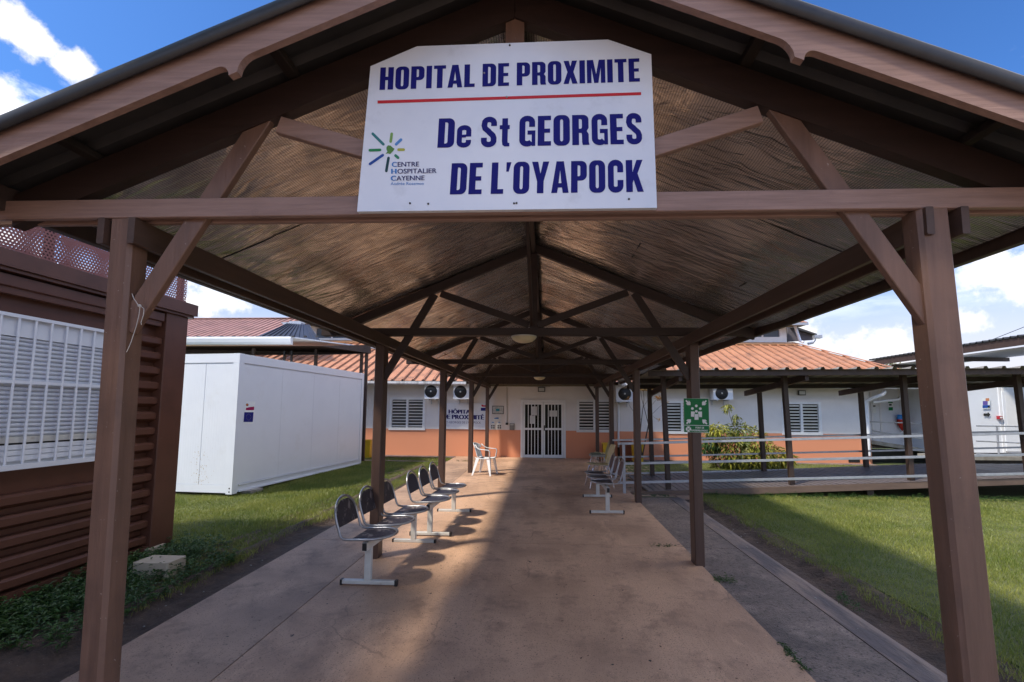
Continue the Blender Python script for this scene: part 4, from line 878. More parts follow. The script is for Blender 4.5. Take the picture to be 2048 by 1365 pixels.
# raised storey with windows
mx0, mx1 = -9.95, 9.75; mz0, mz1 = 4.40, 5.12
mwins = []
x = mx0+.25
while x < mx1-1.5: mwins.append((x, x+1.35, 4.60, 5.02)); x += 1.62
mb = wall_holes(mx0, mx1, 4.2, mz1, mwins, YT, .08); mb.quad((mx1, YT, 4.2), (mx1, YT+4, 4.2), (mx1, YT+4, mz1), (mx1, YT, mz1)); mb.quad((mx0, YT, 4.2), (mx0, YT+4, 4.2), (mx0, YT+4, mz1), (mx0, YT, mz1)); obj('upper_wall', mb, 'white', hs, fix=False)
for w in mwins:
    mb = MB(); mb.box(w[0], w[1], YT+.05, YT+.06, w[2], w[3]); wo_ = obj('window', mb, plain('sky_glass', (.10, .13, .17), .1), hs)
    mb = MB(); mb.box((w[0]+w[1])/2-.03, (w[0]+w[1])/2+.03, YT+.0, YT+.05, w[2], w[3]); obj('mullion', mb, 'white', wo_)
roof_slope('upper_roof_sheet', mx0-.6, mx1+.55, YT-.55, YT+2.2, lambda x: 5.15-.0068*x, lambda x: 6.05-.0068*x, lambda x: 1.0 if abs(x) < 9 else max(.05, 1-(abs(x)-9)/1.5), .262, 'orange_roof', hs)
mb = MB(); mb.prism([(mx0-.6, YT-.60, 5.05+.065), (mx0-.6, YT-.54, 5.05+.065), (mx0-.6, YT-.54, 5.15+.065), (mx0-.6, YT-.60, 5.15+.065)], (mx1+.6-mx0+.55, 0, -.14)); obj('upper_gutter', mb, 'galv', hs)
mb = MB(); mb.quad((mx0-.6, YT-.54, 5.12), (mx1+.55, YT-.54, 5.0), (mx1+.55, YT, 5.0), (mx0-.6, YT, 5.12)); obj('upper_soffit', mb, plain('soffit', 0), hs, fix=False)
# lean-to behind the raised storey's right end, with gutter and pipes
q = [at(1592, 652, 19.0), at(1634, 670, 19.0), at(1640, 675, 19.0), at(1590, 683, 19.6)]
mb = MB(); mb.prism([at(1585, 651, 19.3), at(1634, 668, 19.3), at(1634, 671, 19.3), at(1585, 656, 19.3)], (0, 2.5, .2)); obj('side_canopy_roof', mb, 'roof_dark', hs)
mb = MB(); mb.prism([at(1576, 655, 19.5), at(1626, 672, 19.5), at(1626, 680, 19.5), at(1576, 684, 19.5)], (0, .1, 0)); obj('side_canopy_frame', mb, plain('frame_dark_grey', (.12, .11, .12), .8), hs)  # plain dark grey panel under the side roof
obj('downpipe', pipe([at(1590, 652, 18.4), at(1600, 682, 18.4), at(1607, 685, 18.3)], .055, 10), 'white_metal', hs)
obj('drain_elbow', pipe([at(1627, 674, 18.9), at(1630, 680, 18.9), at(1625, 686, 18.9), at(1616, 688, 18.9)], .05, 10), 'galv', hs)
mb = MB(); mb.box(*sorted((at(1627, 674, 18.9).x, at(1642, 674, 18.9).x)), 18.8, 19.0, at(1630, 677, 18.9).z, at(1630, 671, 18.9).z); obj('gutter_end', mb, 'galv', hs)
obj('downpipe', pipe([hz_(1236.5, 800, .06), hz_(1237, 895, .06)], .032, 8), 'white_metal', hs)
obj('downpipe_foot', pipe([hz_(1237, 895, .06), hz_(1238, 913, .06)], .036, 8), 'dark_wood', hs)
c_ = bpy.data.objects.new('corner_pipe', None); COL.objects.link(c_); c_.parent = hs
obj('pipe', pipe([at(1770, 783, 14.1), at(1766, 789, 14.1), at(1745, 797, 14.3), at(1733, 803, 14.42), at(1734, 830, 14.42), at(1738, 912, 14.42)], .055, 10), 'white_metal', c_)
obj('pipe', pipe([at(1802, 790, 14.8), at(1797, 799, 14.8), at(1745, 805, 14.5)], .04, 8), 'white_metal', c_)
# ------------- things fixed to the facade
def ac(px0, px1, pyt, pyb, fcx, fcy, fr, lab, Yf=14.05):
    a = at(px0, pyb, Yf); b_ = at(px1, pyt, Yf); t = thing('air_conditioner', lab, 'air conditioner', ((a.x+b_.x)/2, Yf, a.z), 'outdoor air conditioning units on the facade')
    mb = MB(); mb.box(a.x, b_.x, Yf, Yf+.30, a.z, b_.z, .012); obj('casing', mb, 'white_metal', t)
    c = at(fcx, fcy, Yf); r = fr*Yf/FPX
    mb = MB(); mb.lathe([(r, 0), (r, .0), (r*.98, -.006), (r*.2, -.010), (0, -.010)], (c.x, Yf-.002, c.z), 28, 'y'); obj('fan_recess', mb, 'black', t)
    mb = MB()
    for k in range(8):
        rr = r*(k+1.3)/9.2; mb.tube([(c.x+rr*math.cos(u), Yf-.016, c.z+rr*math.sin(u)) for u in [2*math.pi*i/24 for i in range(24)]], .0022, 4, closed=True)
    for k in range(8): u = k*math.pi/4; mb.tube([(c.x+.03*math.cos(u), Yf-.017, c.z+.03*math.sin(u)), (c.x+r*math.cos(u), Yf-.015, c.z+r*math.sin(u))], .003, 4)
    obj('grille', mb, plain('grille_grey', (.06, .06, .062), .5), t)
    mb = MB(); mb.lathe([(.028, 0), (.026, -.01), (0, -.012)], (c.x, Yf-.016, c.z), 12, 'y'); obj('hub', mb, 'bench_paint', t)
    for xx in (a.x+.12, b_.x-.12): mb = MB(); mb.box(xx-.015, xx+.015, Yf+.0, YW-.0, a.z-.035, a.z-.002); mb.box(xx-.015, xx+.015, YW-.03, YW, a.z-.16, a.z-.036); obj('bracket', mb, 'galv', t)
ac(848.5, 878.5, 767, 798, 861.8, 783.2, 12.6, 'leftmost outdoor air conditioner on the facade, above the slatted window')
ac(906.5, 939.5, 768, 798.5, 920.8, 784, 12.6, 'outdoor air conditioner above the wall sign, between two canopy posts')
ac(1232, 1266, 771, 804, 1249.5, 788, 12.8, 'outdoor air conditioner right of the door, half behind the bare plant')
ac(1427, 1466, 775, 799.5, 1443.5, 787, 12.3, 'rightmost outdoor air conditioner on the facade, above the shrub')
def flood(cx, cy, lab):
    t = thing('flood_light', lab, 'light', tuple(hz_(cx, cy+5)), 'flood lights on the facade'); p = hz_(cx, cy, .09)
    mb = MB(); mb.box(p.x-.115, p.x+.115, p.y-.0, p.y+.05, p.z-.075, p.z+.075, .008); obj('housing', mb, 'black', t)
    mb = MB(); mb.box(p.x-.09, p.x+.09, p.y-.004, p.y-.001, p.z-.052, p.z+.052); obj('lens', mb, plain('lens', (.55, .56, .55), .2), t)
    mb = MB(); mb.box(p.x-.02, p.x+.02, p.y+.05, YW, p.z-.015, p.z+.015); obj('bracket', mb, 'black', t)
flood(1083, 779.5, 'small flood light on the wall above the double door'); flood(1604.5, 786, 'small flood light on the wall above the far right slatted window')
# wall sign
ws = thing('wall_sign', 'white board with dark blue hospital lettering on the wall left of the door', 'sign', tuple(hz_(925, 858)))
fz = lambda x, y, e=0: at(780+x/7.314, 780+y/7.314, YW-.032-e)
mb = MB(); mb.prism([at(780+x/7.314, 780+y/7.314, YW-.03) for x, y in [(708, 570), (1408, 580), (1408, 198), (708, 192)]], (0, .02, 0)); obj('board', mb, 'sign_white', ws)
def q7(x0, y0, x1, y1, h): return [(x0, y0), (x1, y1), (x1, y1-h), (x0, y0-h)]
small_text('HÔPITAL', q7(862, 347, 1212, 352, 57), fz, 'lettering', 'navy_text', ws, bold=.07)
small_text('DE PROXIMITÉ', q7(768, 424, 1370, 436, 62), fz, 'lettering', 'navy_text', ws, bold=.07)
small_text("SAINT-GEORGES DE L'OYAPOCK", q7(742, 488, 1330, 496, 30), fz, 'lettering', 'navy_text', ws)
mb = MB(); mb.sheet([fz(*p) for p in [(1328, 308), (1398, 309), (1398, 263), (1328, 262)]]); obj('flag', mb, 'flag_blue', ws, fix=False)
mb = MB(); mb.sheet([fz(*p) for p in [(1345, 247), (1400, 249), (1400, 226), (1372, 228), (1350, 216), (1332, 222)]]); obj('logo', mb, plain('red_logo', (.5, .02, .06), .5), ws, fix=False)
fy_ = lambda x, y, e=0: at(960+x/8.03, 760+y/8.03, YW-.012-e)
nb = thing('notice_board', 'thin dark framed plan with a teal square on the wall left of the door', 'notice board', tuple(fy_(287, 550)))
mb = MB(); mb.prism([fy_(*p) for p in [(195, 548), (382, 552), (382, 420), (195, 418)]], (0, .01, 0)); obj('frame', mb, 'black', nb)
mb = MB(); mb.sheet([fy_(x, y, .001) for x, y in [(203, 540), (374, 544), (374, 428), (203, 426)]]); obj('sheet', mb, mat('plan_print', (.55, .57, .56), .4, 0, (.34, .36, .35), 22, lo=.45, hi=.6), nb, fix=False)
mb = MB(); mb.sheet([fy_(x, y, .002) for x, y in [(256, 503), (312, 503), (312, 465), (256, 465)]]); obj('teal_square', mb, plain('teal', (.03, .28, .36), .5), nb, fix=False)
for (x0, x1, y0, y1, lab, kind) in ((218, 345, 558, 662, 'white notice with a blue mark under the framed plan', 0), (172, 238, 668, 790, 'white poster with round portraits beside the last left post', 1), (265, 350, 668, 792, 'white poster with round portraits right beside another one, under the notice', 1)):
    p = thing('poster', lab, 'poster', tuple(fy_((x0+x1)/2, y1)))
    mb = MB(); mb.sheet([fy_(x0, y1), fy_(x1, y1), fy_(x1, y0), fy_(x0, y0)]); obj('paper', mb, paper, p, fix=False)
    fe = lambda x, y, e=0: fy_(x, y, .0015+e)
    if kind == 0: mb = MB(); mb.sheet([fe(230, 628), fe(300, 628), fe(300, 606), fe(262, 606), (fe(230, 616))]); obj('mark', mb, 'blue_text', p, fix=False)
    else:
        cx = (x0+x1)/2; mb = MB(); mb.sheet([fe(cx-15, 690), fe(cx+20, 690), fe(cx+20, 678), fe(cx-15, 678)]); obj('mark', mb, 'blue_text', p, fix=False)
        for dx in (-15, 18):
            for yy in (740, 772): disc(cx+dx, yy, 13, fe, 'portrait', 'black', p, 10)
it = thing('intercom', 'grey wall intercom with a keypad just left of the door', 'intercom', tuple(fy_(513, 812)))
mb = MB(); mb.prism([fy_(*p) for p in [(476, 808), (552, 810), (552, 702), (476, 700)]], (0, .012, 0)); mb2 = MB(); a = fy_(476, 808); b_ = fy_(552, 702); mb2.box(a.x, b_.x, YW-.05, YW, a.z, b_.z, .006); obj('case', mb2, plain('intercom_grey', (.18, .17, .16), .4), it)
for i in range(3):
    for j in range(4): x = a.x+(b_.x-a.x)*(.25+.25*i); z = a.z+(b_.z-a.z)*(.15+.14*j); mb = MB(); mb.box(x-.008, x+.008, YW-.054, YW-.05, z-.006, z+.006); obj('key', mb, 'bench_paint', it)
mb = MB(); zt_ = a.z+(b_.z-a.z)*.8; mb.box(a.x+.015, b_.x-.015, YW-.053, YW-.05, zt_-.014, zt_+.014); obj('display', mb, 'bench_paint', it)
cd = thing('conduit', 'cable conduit running down the wall to a small junction box left of the door', 'conduit', tuple(fy_(432, 715)))
obj('pipe', pipe([fy_(432, 110, .02), fy_(432, 700, .02)], .011, 8), plain('conduit_grey', (.45, .42, .38), .5), cd)
obj('pipe', pipe([fy_(290, 104, .02), fy_(1130, 112, .02)], .011, 8), plain('conduit_grey', 0), cd)
p = fy_(432, 704); mb = MB(); mb.box(p.x-.04, p.x+.04, YW-.045, YW, p.z-.04, p.z+.03, .006); obj('junction_box', mb, 'black', cd)
# vent cover low on the right wall
vt = thing('wall_vent', 'dark low opening in the terracotta band near the right corner of the building', 'vent', tuple(hz_(1708, 925)))
a = hz_(1697, 925); b_ = hz_(1719, 918); mb = MB(); mb.box(a.x, b_.x, YW-.01, YW, a.z, b_.z); obj('opening', mb, 'black', vt)
# ------------------------------------------------------------------ left gallery and the roofs behind
gl = thing('side_gallery', 'flat-roofed dark timber gallery with a white gutter behind the white cabin', 'gallery', tuple(at(500, 707, 11.5)))
zg = at(583, 674, 11.5).z
gx = at(583, 674, 11.5).x; gfar = at(760, 699, 12.9)
mb = MB(); mb.prism([(-14, 11.58, zg-.02), (gx, 11.58, zg-.02), (gfar.x, gfar.y, gfar.z), (-14, 12.9, zg-.02)], (0, 0, .03)); obj('roof_sheet', mb, 'white_metal', gl)
mb = MB(); mb.prism([(-14, 11.46, zg-.0), (-14, 11.58, zg-.0), (-14, 11.58, zg-.20), (-14, 11.50, zg-.20), (-14, 11.47, zg-.14), (-14, 11.45, zg-.05)], (gx+14, 0, 0)); obj('gutter', mb, 'white_metal', gl)
for i in range(26): mb = MB(); xx = -14+i*.32; mb.box(xx, xx+.06, 11.5, 11.56, zg+.0, zg+.03); obj('rib_end', mb, 'roof_dark', gl)
a = at(375, 692, 11.7); b_ = at(740, 692, 12.6)
mb = MB(); mb.prism([(-14, 11.9, a.z-.22), (at(560, 692, 11.9).x+1.1, 11.9, a.z-.22), (at(740, 700, 12.7).x, 12.7, at(740, 707, 12.7).z), (at(740, 700, 12.7).x, 12.7, at(740, 690, 12.7).z), (at(560, 692, 11.9).x+1.1, 11.9, a.z+.02), (-14, 11.9, a.z+.02)], (0, .08, 0)); obj('beam', mb, 'dark_wood', gl)
for x_, Yg_ in ((629, 12.2), (721, 12.75), (731, 12.75), (503, 11.8)):
    p = at(x_, 700, Yg_); mb = MB(); mb.beam((p.x, Yg_+.1, G(p.x, Yg_)), (p.x, Yg_+.1, p.z+.05), .075, .075, .005, up=(0, 1, 0)); obj('post', mb, 'dark_wood', gl)
mb = MB(); p = at(575, 727, 12.0); mb.box(p.x-.25, p.x+.12, 12.0, 12.2, p.z-.04, p.z+.02); obj('bracket', mb, 'black', gl)
for dx in (-.15, .05): mb = MB(); mb.beam((p.x+dx, 12.1, p.z), (p.x+dx, 12.1, p.z+.35), .05, .05, up=(0, 1, 0)); obj('hanger', mb, 'black', gl)
an = thing('annex_building', 'building with a faded pink-brown sheet roof beyond the white-guttered gallery', 'building', (-14, 17, 0))
zA0 = at(420, 690, 16).z; zA1 = at(480, 638.5, 20).z
xh0 = at(512, 672, 17.0).x; xh1 = at(575, 641, 20).x
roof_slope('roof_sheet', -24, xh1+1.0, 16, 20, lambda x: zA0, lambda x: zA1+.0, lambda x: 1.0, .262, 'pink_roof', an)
mb = MB(); mb.box(-24, xh1+.5, 16.4, 19.6, 0, zA0-.05); obj('wall', mb, 'wall', an)
mb = MB(); mb.beam((-24, 20.02, zA1+.03), (xh1+1.0, 20.02, zA1+.03), .22, .03); obj('ridge_cap', mb, 'pink_roof', an)
# dark roof part
d0 = at(512, 674, 15.6); d1 = at(572, 648, 17.2); d2 = at(618, 650, 17.2); d3 = at(640, 682, 15.6)
mb = MB(); n = 12
for i in range(n):
    t0, t1 = i/n, (i+.75)/n; t2 = (i+1)/n
    L0 = lambda t: d0.lerp(d3, t); U0 = lambda t: d1.lerp(d2, t); up = Vector((0, -.02, .03))
    mb.add([L0(t0), L0(t1), U0(t1), U0(t0)], [(0, 1, 2, 3)]); mb.add([L0(t1)+up, L0(t2)+up, U0(t2)+up, U0(t1)+up, L0(t1), L0(t2), U0(t2), U0(t1)], [(0, 1, 2, 3), (4, 0, 3, 7), (1, 5, 6, 2), (4, 5, 1, 0)])
obj('dark_roof_sheet', mb, 'dark_roof', an, fix=False)
mb = MB(); mb.prism([at(562, 645, 17.3), at(602, 645, 17.3), at(602, 650, 17.3), at(568, 650, 17.3)], (0, .3, 0)); obj('ridge_cap', mb, 'galv', an)

# ------------------------------------------------------------------ right walkway: ramped timber deck under a flat roof
wk = thing('covered_walkway', 'roofed timber deck walkway with dark posts and steel handrails running right of the canopy', 'walkway', (6, 9.2, 0))
YF, YB = 8.85, 11.05
def dz(x): return .075+.0475*(x-1.85) if x < 9 else .414     # deck top
XA, XB_ = 1.95, 16.0
# planks across the deck
pw = .118; n = int((XB_-XA)/pw); mb = MB(); x = 0
mb.box(0, pw-.010, YF+.03, YB+.05, -.028, 0); p0 = None; rest = MB()
for i in range(n):
    x = XA+i*pw; z = dz(x)
    if p0 is None: p0 = obj('deck_plank', mb, mat('weathered_grey_decking', (.20, .165, .155), .45, 0, (.13, .105, .10), 9, (1.5, .15, 1), bump=.04, bscale=30), wk); off = p0.location.copy(); p0.location = (x, 0, z)
    else: o = p0.copy(); COL.objects.link(o); o.parent = wk; o.location = (x, 0, z+random.uniform(-.0015, .0015))
mb = MB(); mb.beam((XA-.35, YF, dz(XA)-.075), (9, YF, dz(9)-.06), .045, .12, .004); obj('edge_beam', mb, mat('weathered_edge_beam', (.16, .105, .075), .7, 0, (.10, .065, .048), 8, (.2, 1, 1), bump=.05), wk)
mb = MB(); mb.beam((9, YF, dz(9)-.06), (16, YF, dz(9)-.06), .045, .12, .004); obj('edge_beam', mb, 'dark_wood', wk)
mb = MB(); mb.beam((9, YB, dz(9)-.06), (16, YB, dz(9)-.06), .045, .12, .004); obj('edge_beam', mb, 'dark_wood', wk)
mb = MB(); mb.beam((XA, YB, dz(XA)-.06), (9, YB, dz(9)-.06), .045, .12, .004); obj('edge_beam', mb, 'dark_wood', wk)
for x in (4.3, 6.05, 7.8, 9.5): mb = MB(); mb.box(x-.06, x+.06, YF+.05, YF+.17, G(x, YF)-.05, dz(x)-.10); obj('deck_pile', mb, 'dark_wood', wk)
for i, (xb_, yb_, xt_, yt_) in enumerate([(1338, 975, 1327, 750), (1586, 968, 1570, 752), (1826, 960, 1809, 748), (2063, 955, 2037, 745)]):
    a = at(xb_, yb_, 9.0); b_ = at(xt_, yt_, 9.0); mb = MB(); mb.beam((a.x, 9.045, dz(a.x)-.02), (b_.x, 9.045, b_.z-.0), .088, .088, .005, up=(0, 1, 0)); obj('post', mb, 'dark_wood', wk)
for i, (xb_, yb_, xt_, yt_) in enumerate([(1305, 955, 1298, 765), (1528, 942, 1518, 775), (1733, 940, 1720, 770), (1930, 935, 1912, 772)]):
    a = at(xb_, yb_, 10.9); b_ = at(xt_, yt_, 10.9); mb = MB(); mb.beam((a.x, 10.9, dz(a.x)-.02), (b_.x, 10.9, b_.z-.0), .088, .088, .005, up=(0, 1, 0)); obj('post', mb, 'dark_wood', wk)
# roof: fascia, rafters, purlins, sheet
ra = at(1352, 741, 8.45); rb = at(2048, 737, 8.45); sl = (rb.z-ra.z)/(rb.x-ra.x); zf_ = lambda x: ra.z+sl*(x-ra.x)
XL, XRr = 1.9, 17
mb = MB(); mb.beam((XL, 8.5, zf_(XL)-.055), (XRr, 8.5, zf_(XRr)-.055), .03, .10, .003); obj('fascia', mb, 'dark_wood', wk)
for yy, dz_ in ((9.6, -.10), (10.75, -.17)): mb = MB(); mb.beam((XL, yy, zf_(XL)+dz_-.02), (XRr, yy, zf_(XRr)+dz_-.02), .05, .09, .003); obj('purlin', mb, 'purlin', wk)
for x in (2.38, 4.68, 6.93, 9.15, 11.4, 13.8):
    mb = MB(); mb.beam((x+.12, 8.55, zf_(x)-.13), (x+.2, 11.35, zf_(x)-.33), .06, .12, .003); obj('rafter', mb, 'dark_wood', wk)
x = XL; k = 0; mb = MB(); ul = mat('translucent_grey_roof_sheet', (.30, .28, .24), .5, .2, (.20, .18, .15), 4, (1, .2, 1), dirt=(.06, .05, .04), dscale=3)
while x < XRr:
    for (a, ha), (b_, hb) in zip([(x, 0), (x+.225, 0), (x+.248, .042), (x+.292, .042), (x+.315, 0)], [(x+.225, 0), (x+.248, .042), (x+.292, .042), (x+.315, 0)]):
        mb.quad((a, 8.40, zf_(a)+ha), (b_, 8.40, zf_(b_)+hb), (b_, 11.45, zf_(b_)-.19+hb), (a, 11.45, zf_(a)-.19+ha))
    x += .315; k += 1
    if k % 4 == 0: obj('roof_sheet', mb, ul, wk, fix=False); mb = MB()
if mb.v: obj('roof_sheet', mb, ul, wk, fix=False)
# railings
def rail(a, b_, nm='rail', r=(.045, .028)): mb = MB(); mb.beam(a, b_, r[1], r[0], .003); return obj(nm, mb, 'galv', wk)
YR = 8.80
for (ya_, yb_) in ((888, 867), (928, 909.6), (966, 948)):
    a = at(1236, ya_, YR); b_ = at(2048, yb_, YR); d = (b_-a); rail(a, a+d*1.6)
e = at(1247, 888, YR); eb = at(1249, 993, YR); mb = MB(); mb.beam((eb.x, YR, eb.z), (e.x, YR, e.z-.01), .05, .04, .003, up=(0, 1, 0)); obj('rail_post', mb, 'galv', wk)
YR2 = 10.98
for (ya_, yb_) in ((881, 863), (915, 895), (948, 930)):
    a = at(1225, ya_, YR2); b_ = at(2048, yb_, YR2); d = b_-a; rail(a, a+d*1.5, r=(.04, .026))
p = at(1300, 880, YR2); mb = MB(); mb.beam((p.x, YR2, .08), (p.x, YR2, p.z), .04, .04, .003, up=(0, 1, 0)); obj('rail_post', mb, 'galv', wk)

# ------------------------------------------------------------------ buildings at the far right
YP = 15.6
pc = thing('portable_cabin', 'white modular cabin with notices and a hanging bag beyond the hospital corner', 'cabin', tuple(at(1800, 900, YP)))
a = at(1730, 903, YP); b_ = at(1900, 903, YP); mb = MB(); mb.box(a.x, b_.x, YP, YP+3, .40, 2.75); obj('body', mb, 'white_metal', pc)
for px_ in (1745, 1762, 1803): p = at(px_, 850, YP); mb = MB(); mb.box(p.x-.03, p.x+.03, YP-.02, YP-.0, .42, 2.7, .004); obj('trim', mb, 'white', pc)
fp = lambda x, y, e=0: at(1680+x/4.875, 700+y/4.875, YP-.03-e)
for (x0, x1, y0, y1, m_) in ((690, 800, 440, 960, 'white'),):
    a = fp(x0, y1); b_ = fp(x1, y0); mb = MB(); mb.box(a.x, b_.x, YP-.04, YP-.0, .45, b_.z, .008); dr_ = obj('door', mb, 'white_metal', pc)
    for q in ((a.x-.06, a.x-.002), (b_.x+.002, b_.x+.06)): mb = MB(); mb.box(*q, YP-.05, YP, .45, b_.z+.05, .004); obj('jamb', mb, 'white', pc)
    mb = MB(); mb.box(b_.x-.16, b_.x-.10, YP-.075, YP-.04, 1.35, 1.38); obj('handle', mb, 'black', dr_)
def poster(f, x0, x1, y0, y1, m_, lab, par_cat='sign', nm='notice', marks=()):
    t = thing(nm, lab, par_cat, tuple(f((x0+x1)/2, y1))); mb = MB(); mb.sheet([f(x0, y1), f(x1, y1), f(x1, y0), f(x0, y0)]); obj('sheet', mb, m_, t, fix=False)
    for (a_, b__, c_2, d_, mm_) in marks: mb = MB(); mb.sheet([f(a_, d_, .002), f(b__, d_, .002), f(b__, c_2, .002), f(a_, c_2, .002)]); obj('print', mb, mm_, t, fix=False)
    return t
poster(fp, 470, 518, 508, 598, 'print_white', 'green and white safety notice on the cabin wall above the red bag', marks=((470, 514, 508, 520, 'green'), (474, 516, 560, 592, 'green'), (478, 504, 528, 545, 'black')))
poster(fp, 318, 350, 540, 615, 'print_white', 'small white notice with a dark heading in the shaded cabin corner', marks=((322, 346, 542, 556, 'black'),))
poster(fp, 692, 722, 530, 618, 'print_white', 'white notice on the cabin door behind the dark walkway post', marks=((692, 720, 532, 556, plain('grey_print', (.3, .3, .3))),))
bag = thing('hanging_bag', 'shiny red and blue foil bag hanging on the white cabin wall', 'bag', tuple(fp(575, 795)))
mb = MB(); c0 = fp(568, 710); vs = []
ns, nt_ = 14, 10
for j in range(ns+1):
    t = j/ns; y_ = 632+t*160; cx = 560+t*22; half = 34*math.sin(math.pi*min(1, .18+t*.86))**.6
    for k in range(nt_):
        u = 2*math.pi*k/nt_; p = fp(cx+half*math.cos(u)*(1+.12*math.sin(5*t*6+u*3)), y_); p.y = YP-.14+.10*math.sin(u)*(half/34)+.012*math.sin(t*30+k); vs.append(p)
fs_ = [(j*nt_+k, j*nt_+(k+1) % nt_, (j+1)*nt_+(k+1) % nt_, (j+1)*nt_+k) for j in range(ns) for k in range(nt_)]
cut = 4*nt_
mb.add(vs, fs_[cut:], True); mb.add([vs[-nt_+k] for k in range(nt_)], [tuple(range(nt_))]); obj('body', mb, mat('red_foil', (.55, .03, .015), .25, .1, (.35, .02, .012), 30, bump=.2), bag)
mb = MB(); mb.add(vs[:5*nt_], fs_[:cut], True); mb.add(vs[:nt_], [tuple(range(nt_))]); obj('top', mb, plain('blue_foil', (.03, .22, .62), .25), bag)
# ramp and deck in front of it
rp = thing('ramp', 'grey ramp with steel handrails leading to the white cabins at the far right', 'ramp', tuple(at(1850, 920, 14.6)))
a = at(1738, 880, 14.9); b_ = at(1900, 912, 14.9)
mb = MB(); mb.prism([(a.x, 14.85, a.z-.12), (b_.x+.6, 14.85, b_.z-.12), (b_.x+.6, 14.85, b_.z), (a.x, 14.85, a.z)], (0, 1.0, 0)); obj('deck', mb, 'concrete', rp)
for (q0, q1) in (((1740, 844), (1870, 848)), ((1745, 862), (1870, 882))):
    obj('handrail', pipe([at(*q0, 14.8), at(*q1, 14.8)], .02, 8), 'galv', rp)
obj('rail_post', pipe([at(1808, 846, 14.8), at(1812, 900, 14.8)], .025, 8), 'galv', rp)
mb = MB(); p = at(1742, 885, 15.1); q = at(1990, 925, 15.1); mb.box(p.x, q.x+1, 15.1, 15.15, .0, .42); obj('skirt', mb, 'black', rp)
YQ = 13.6
pc2 = thing('portable_cabin', 'bright white modular cabin with a poster and an arrow at the right edge', 'cabin', tuple(at(1990, 905, YQ)))
a = at(1925, 903, YQ); mb = MB(); mb.box(a.x, a.x+5, YQ, YQ+3, .45, 2.75); obj('body', mb, 'white_metal', pc2)
fq = lambda x, y, e=0: at(1680+x/4.875, 700+y/4.875, YQ-.03-e)
for xx in (1575, 1610): p = fq(xx, 600); mb = MB(); mb.box(p.x-.035, p.x+.035, YQ-.02, YQ, .46, 2.7, .004); obj('trim', mb, 'white', pc2)
a = fq(1625, 1000); b_ = fq(1745, 410); mb = MB(); mb.box(a.x, b_.x, YQ-.04, YQ, .5, b_.z, .008); d_ = obj('door', mb, 'white_metal', pc2)
mb = MB(); mb.box(a.x+.08, b_.x-.08, YQ-.046, YQ-.042, 1.2, b_.z-.1); obj('door_panel', mb, 'white', d_)
poster(fq, 1388, 1465, 470, 575, 'print_white', 'colourful blue and orange poster on the bright white cabin', marks=((1390, 1462, 540, 568, plain('p_blue', (.02, .08, .35))), (1392, 1440, 500, 538, plain('p_violet', (.14, .10, .38))), (1420, 1455, 472, 500, plain('p_orange', (.6, .25, .12))), (1442, 1462, 548, 566, plain('p_yel', (.6, .55, .05)))), nm='poster')
ar = thing('arrow_sign', 'black arrow pointing right on the bright white cabin, below the poster', 'sign', tuple(fq(1432, 650)))
mb = MB(); mb.sheet([fq(*p) for p in [(1400,645),(1440,645),(1440,658),(1468,632),(1440,606),(1440,620),(1400,620)]]); obj('arrow', mb, 'black', ar, fix=False)
fa = thing('fire_alarm', 'small red fire alarm box on the bright white cabin beside the door', 'alarm', tuple(fq(1550, 678)))
a = fq(1534, 676); b_ = fq(1568, 645); mb = MB(); mb.box(a.x, b_.x, YQ-.09, YQ-.0, a.z, b_.z, .008); obj('case', mb, plain('alarm_red', (.35, .02, .03), .4), fa)
mb = MB(); mb.box(a.x+.02, b_.x-.02, YQ-.095, YQ-.091, a.z+.025, b_.z-.025); obj('label_plate', mb, 'print_white', fa)
rq = thing('handrail', 'steel handrail with three bars in front of the bright white cabin', 'railing', tuple(fq(1550, 1108)))
for (y0, y1) in ((742, 750), (890, 915), (1015, 1040)): obj('bar', pipe([at(1680+1330/4.875, 700+y0/4.875, 12.9), at(1680+1900/4.875, 700+y1/4.875, 12.9)], .018, 8), 'galv', rq)
obj('upright', pipe([at(1680+1530/4.875, 700+750/4.875, 12.9), at(1680+1555/4.875, 700+1108/4.875, 12.9)], .022, 8), 'galv', rq)
fd = thing('timber_platform', 'low timber platform in front of the bright white cabin', 'platform', (12.5, 13, 0))
p = at(1962, 912, 13.0); mb = MB(); mb.box(p.x-1.2, p.x+4, 12.8, 13.6, p.z-.10, p.z); obj('platform_deck', mb, 'concrete', fd)
mb = MB(); mb.box(p.x-1.2, p.x+4, 12.86, 12.9, .0, p.z-.10); obj('skirt', mb, 'dark_wood', fd)
# high roof running towards the camera
hr = thing('high_canopy_roof', 'dark corrugated canopy roof running back above the right walkway', 'canopy', (13, 14, 0))
ZH = 3.6; pA = at(1733, 722, 18.4); pB = at(2048, 672, 12.1); ex = pB.x; e0 = Vector((ex, 9.0, ZH)); 
dirv = (Vector((pA.x, pA.y, 0))-Vector((pB.x, pB.y, 0))); zA, zB = pA.z, pB.z
A0 = pA; B0 = pB+(pB-pA)*.5
mb = MB(); n = 46; outw = Vector((2.6, .6, .25))
for i in range(n):
    t0, t1, t2, t3 = i/n, (i+.72)/n, (i+.8)/n, (i+.94)/n; t4 = (i+1)/n; u_ = Vector((0, 0, .05))
    pts = [A0.lerp(B0, t0), A0.lerp(B0, t1), A0.lerp(B0, t2)+u_, A0.lerp(B0, t3)+u_, A0.lerp(B0, t4)]
    mb.add(pts+[p_+outw for p_ in pts], [(k, k+1, k+6, k+5) for k in range(4)])
obj('roof_sheet', mb, 'roof_dark', hr, fix=False)
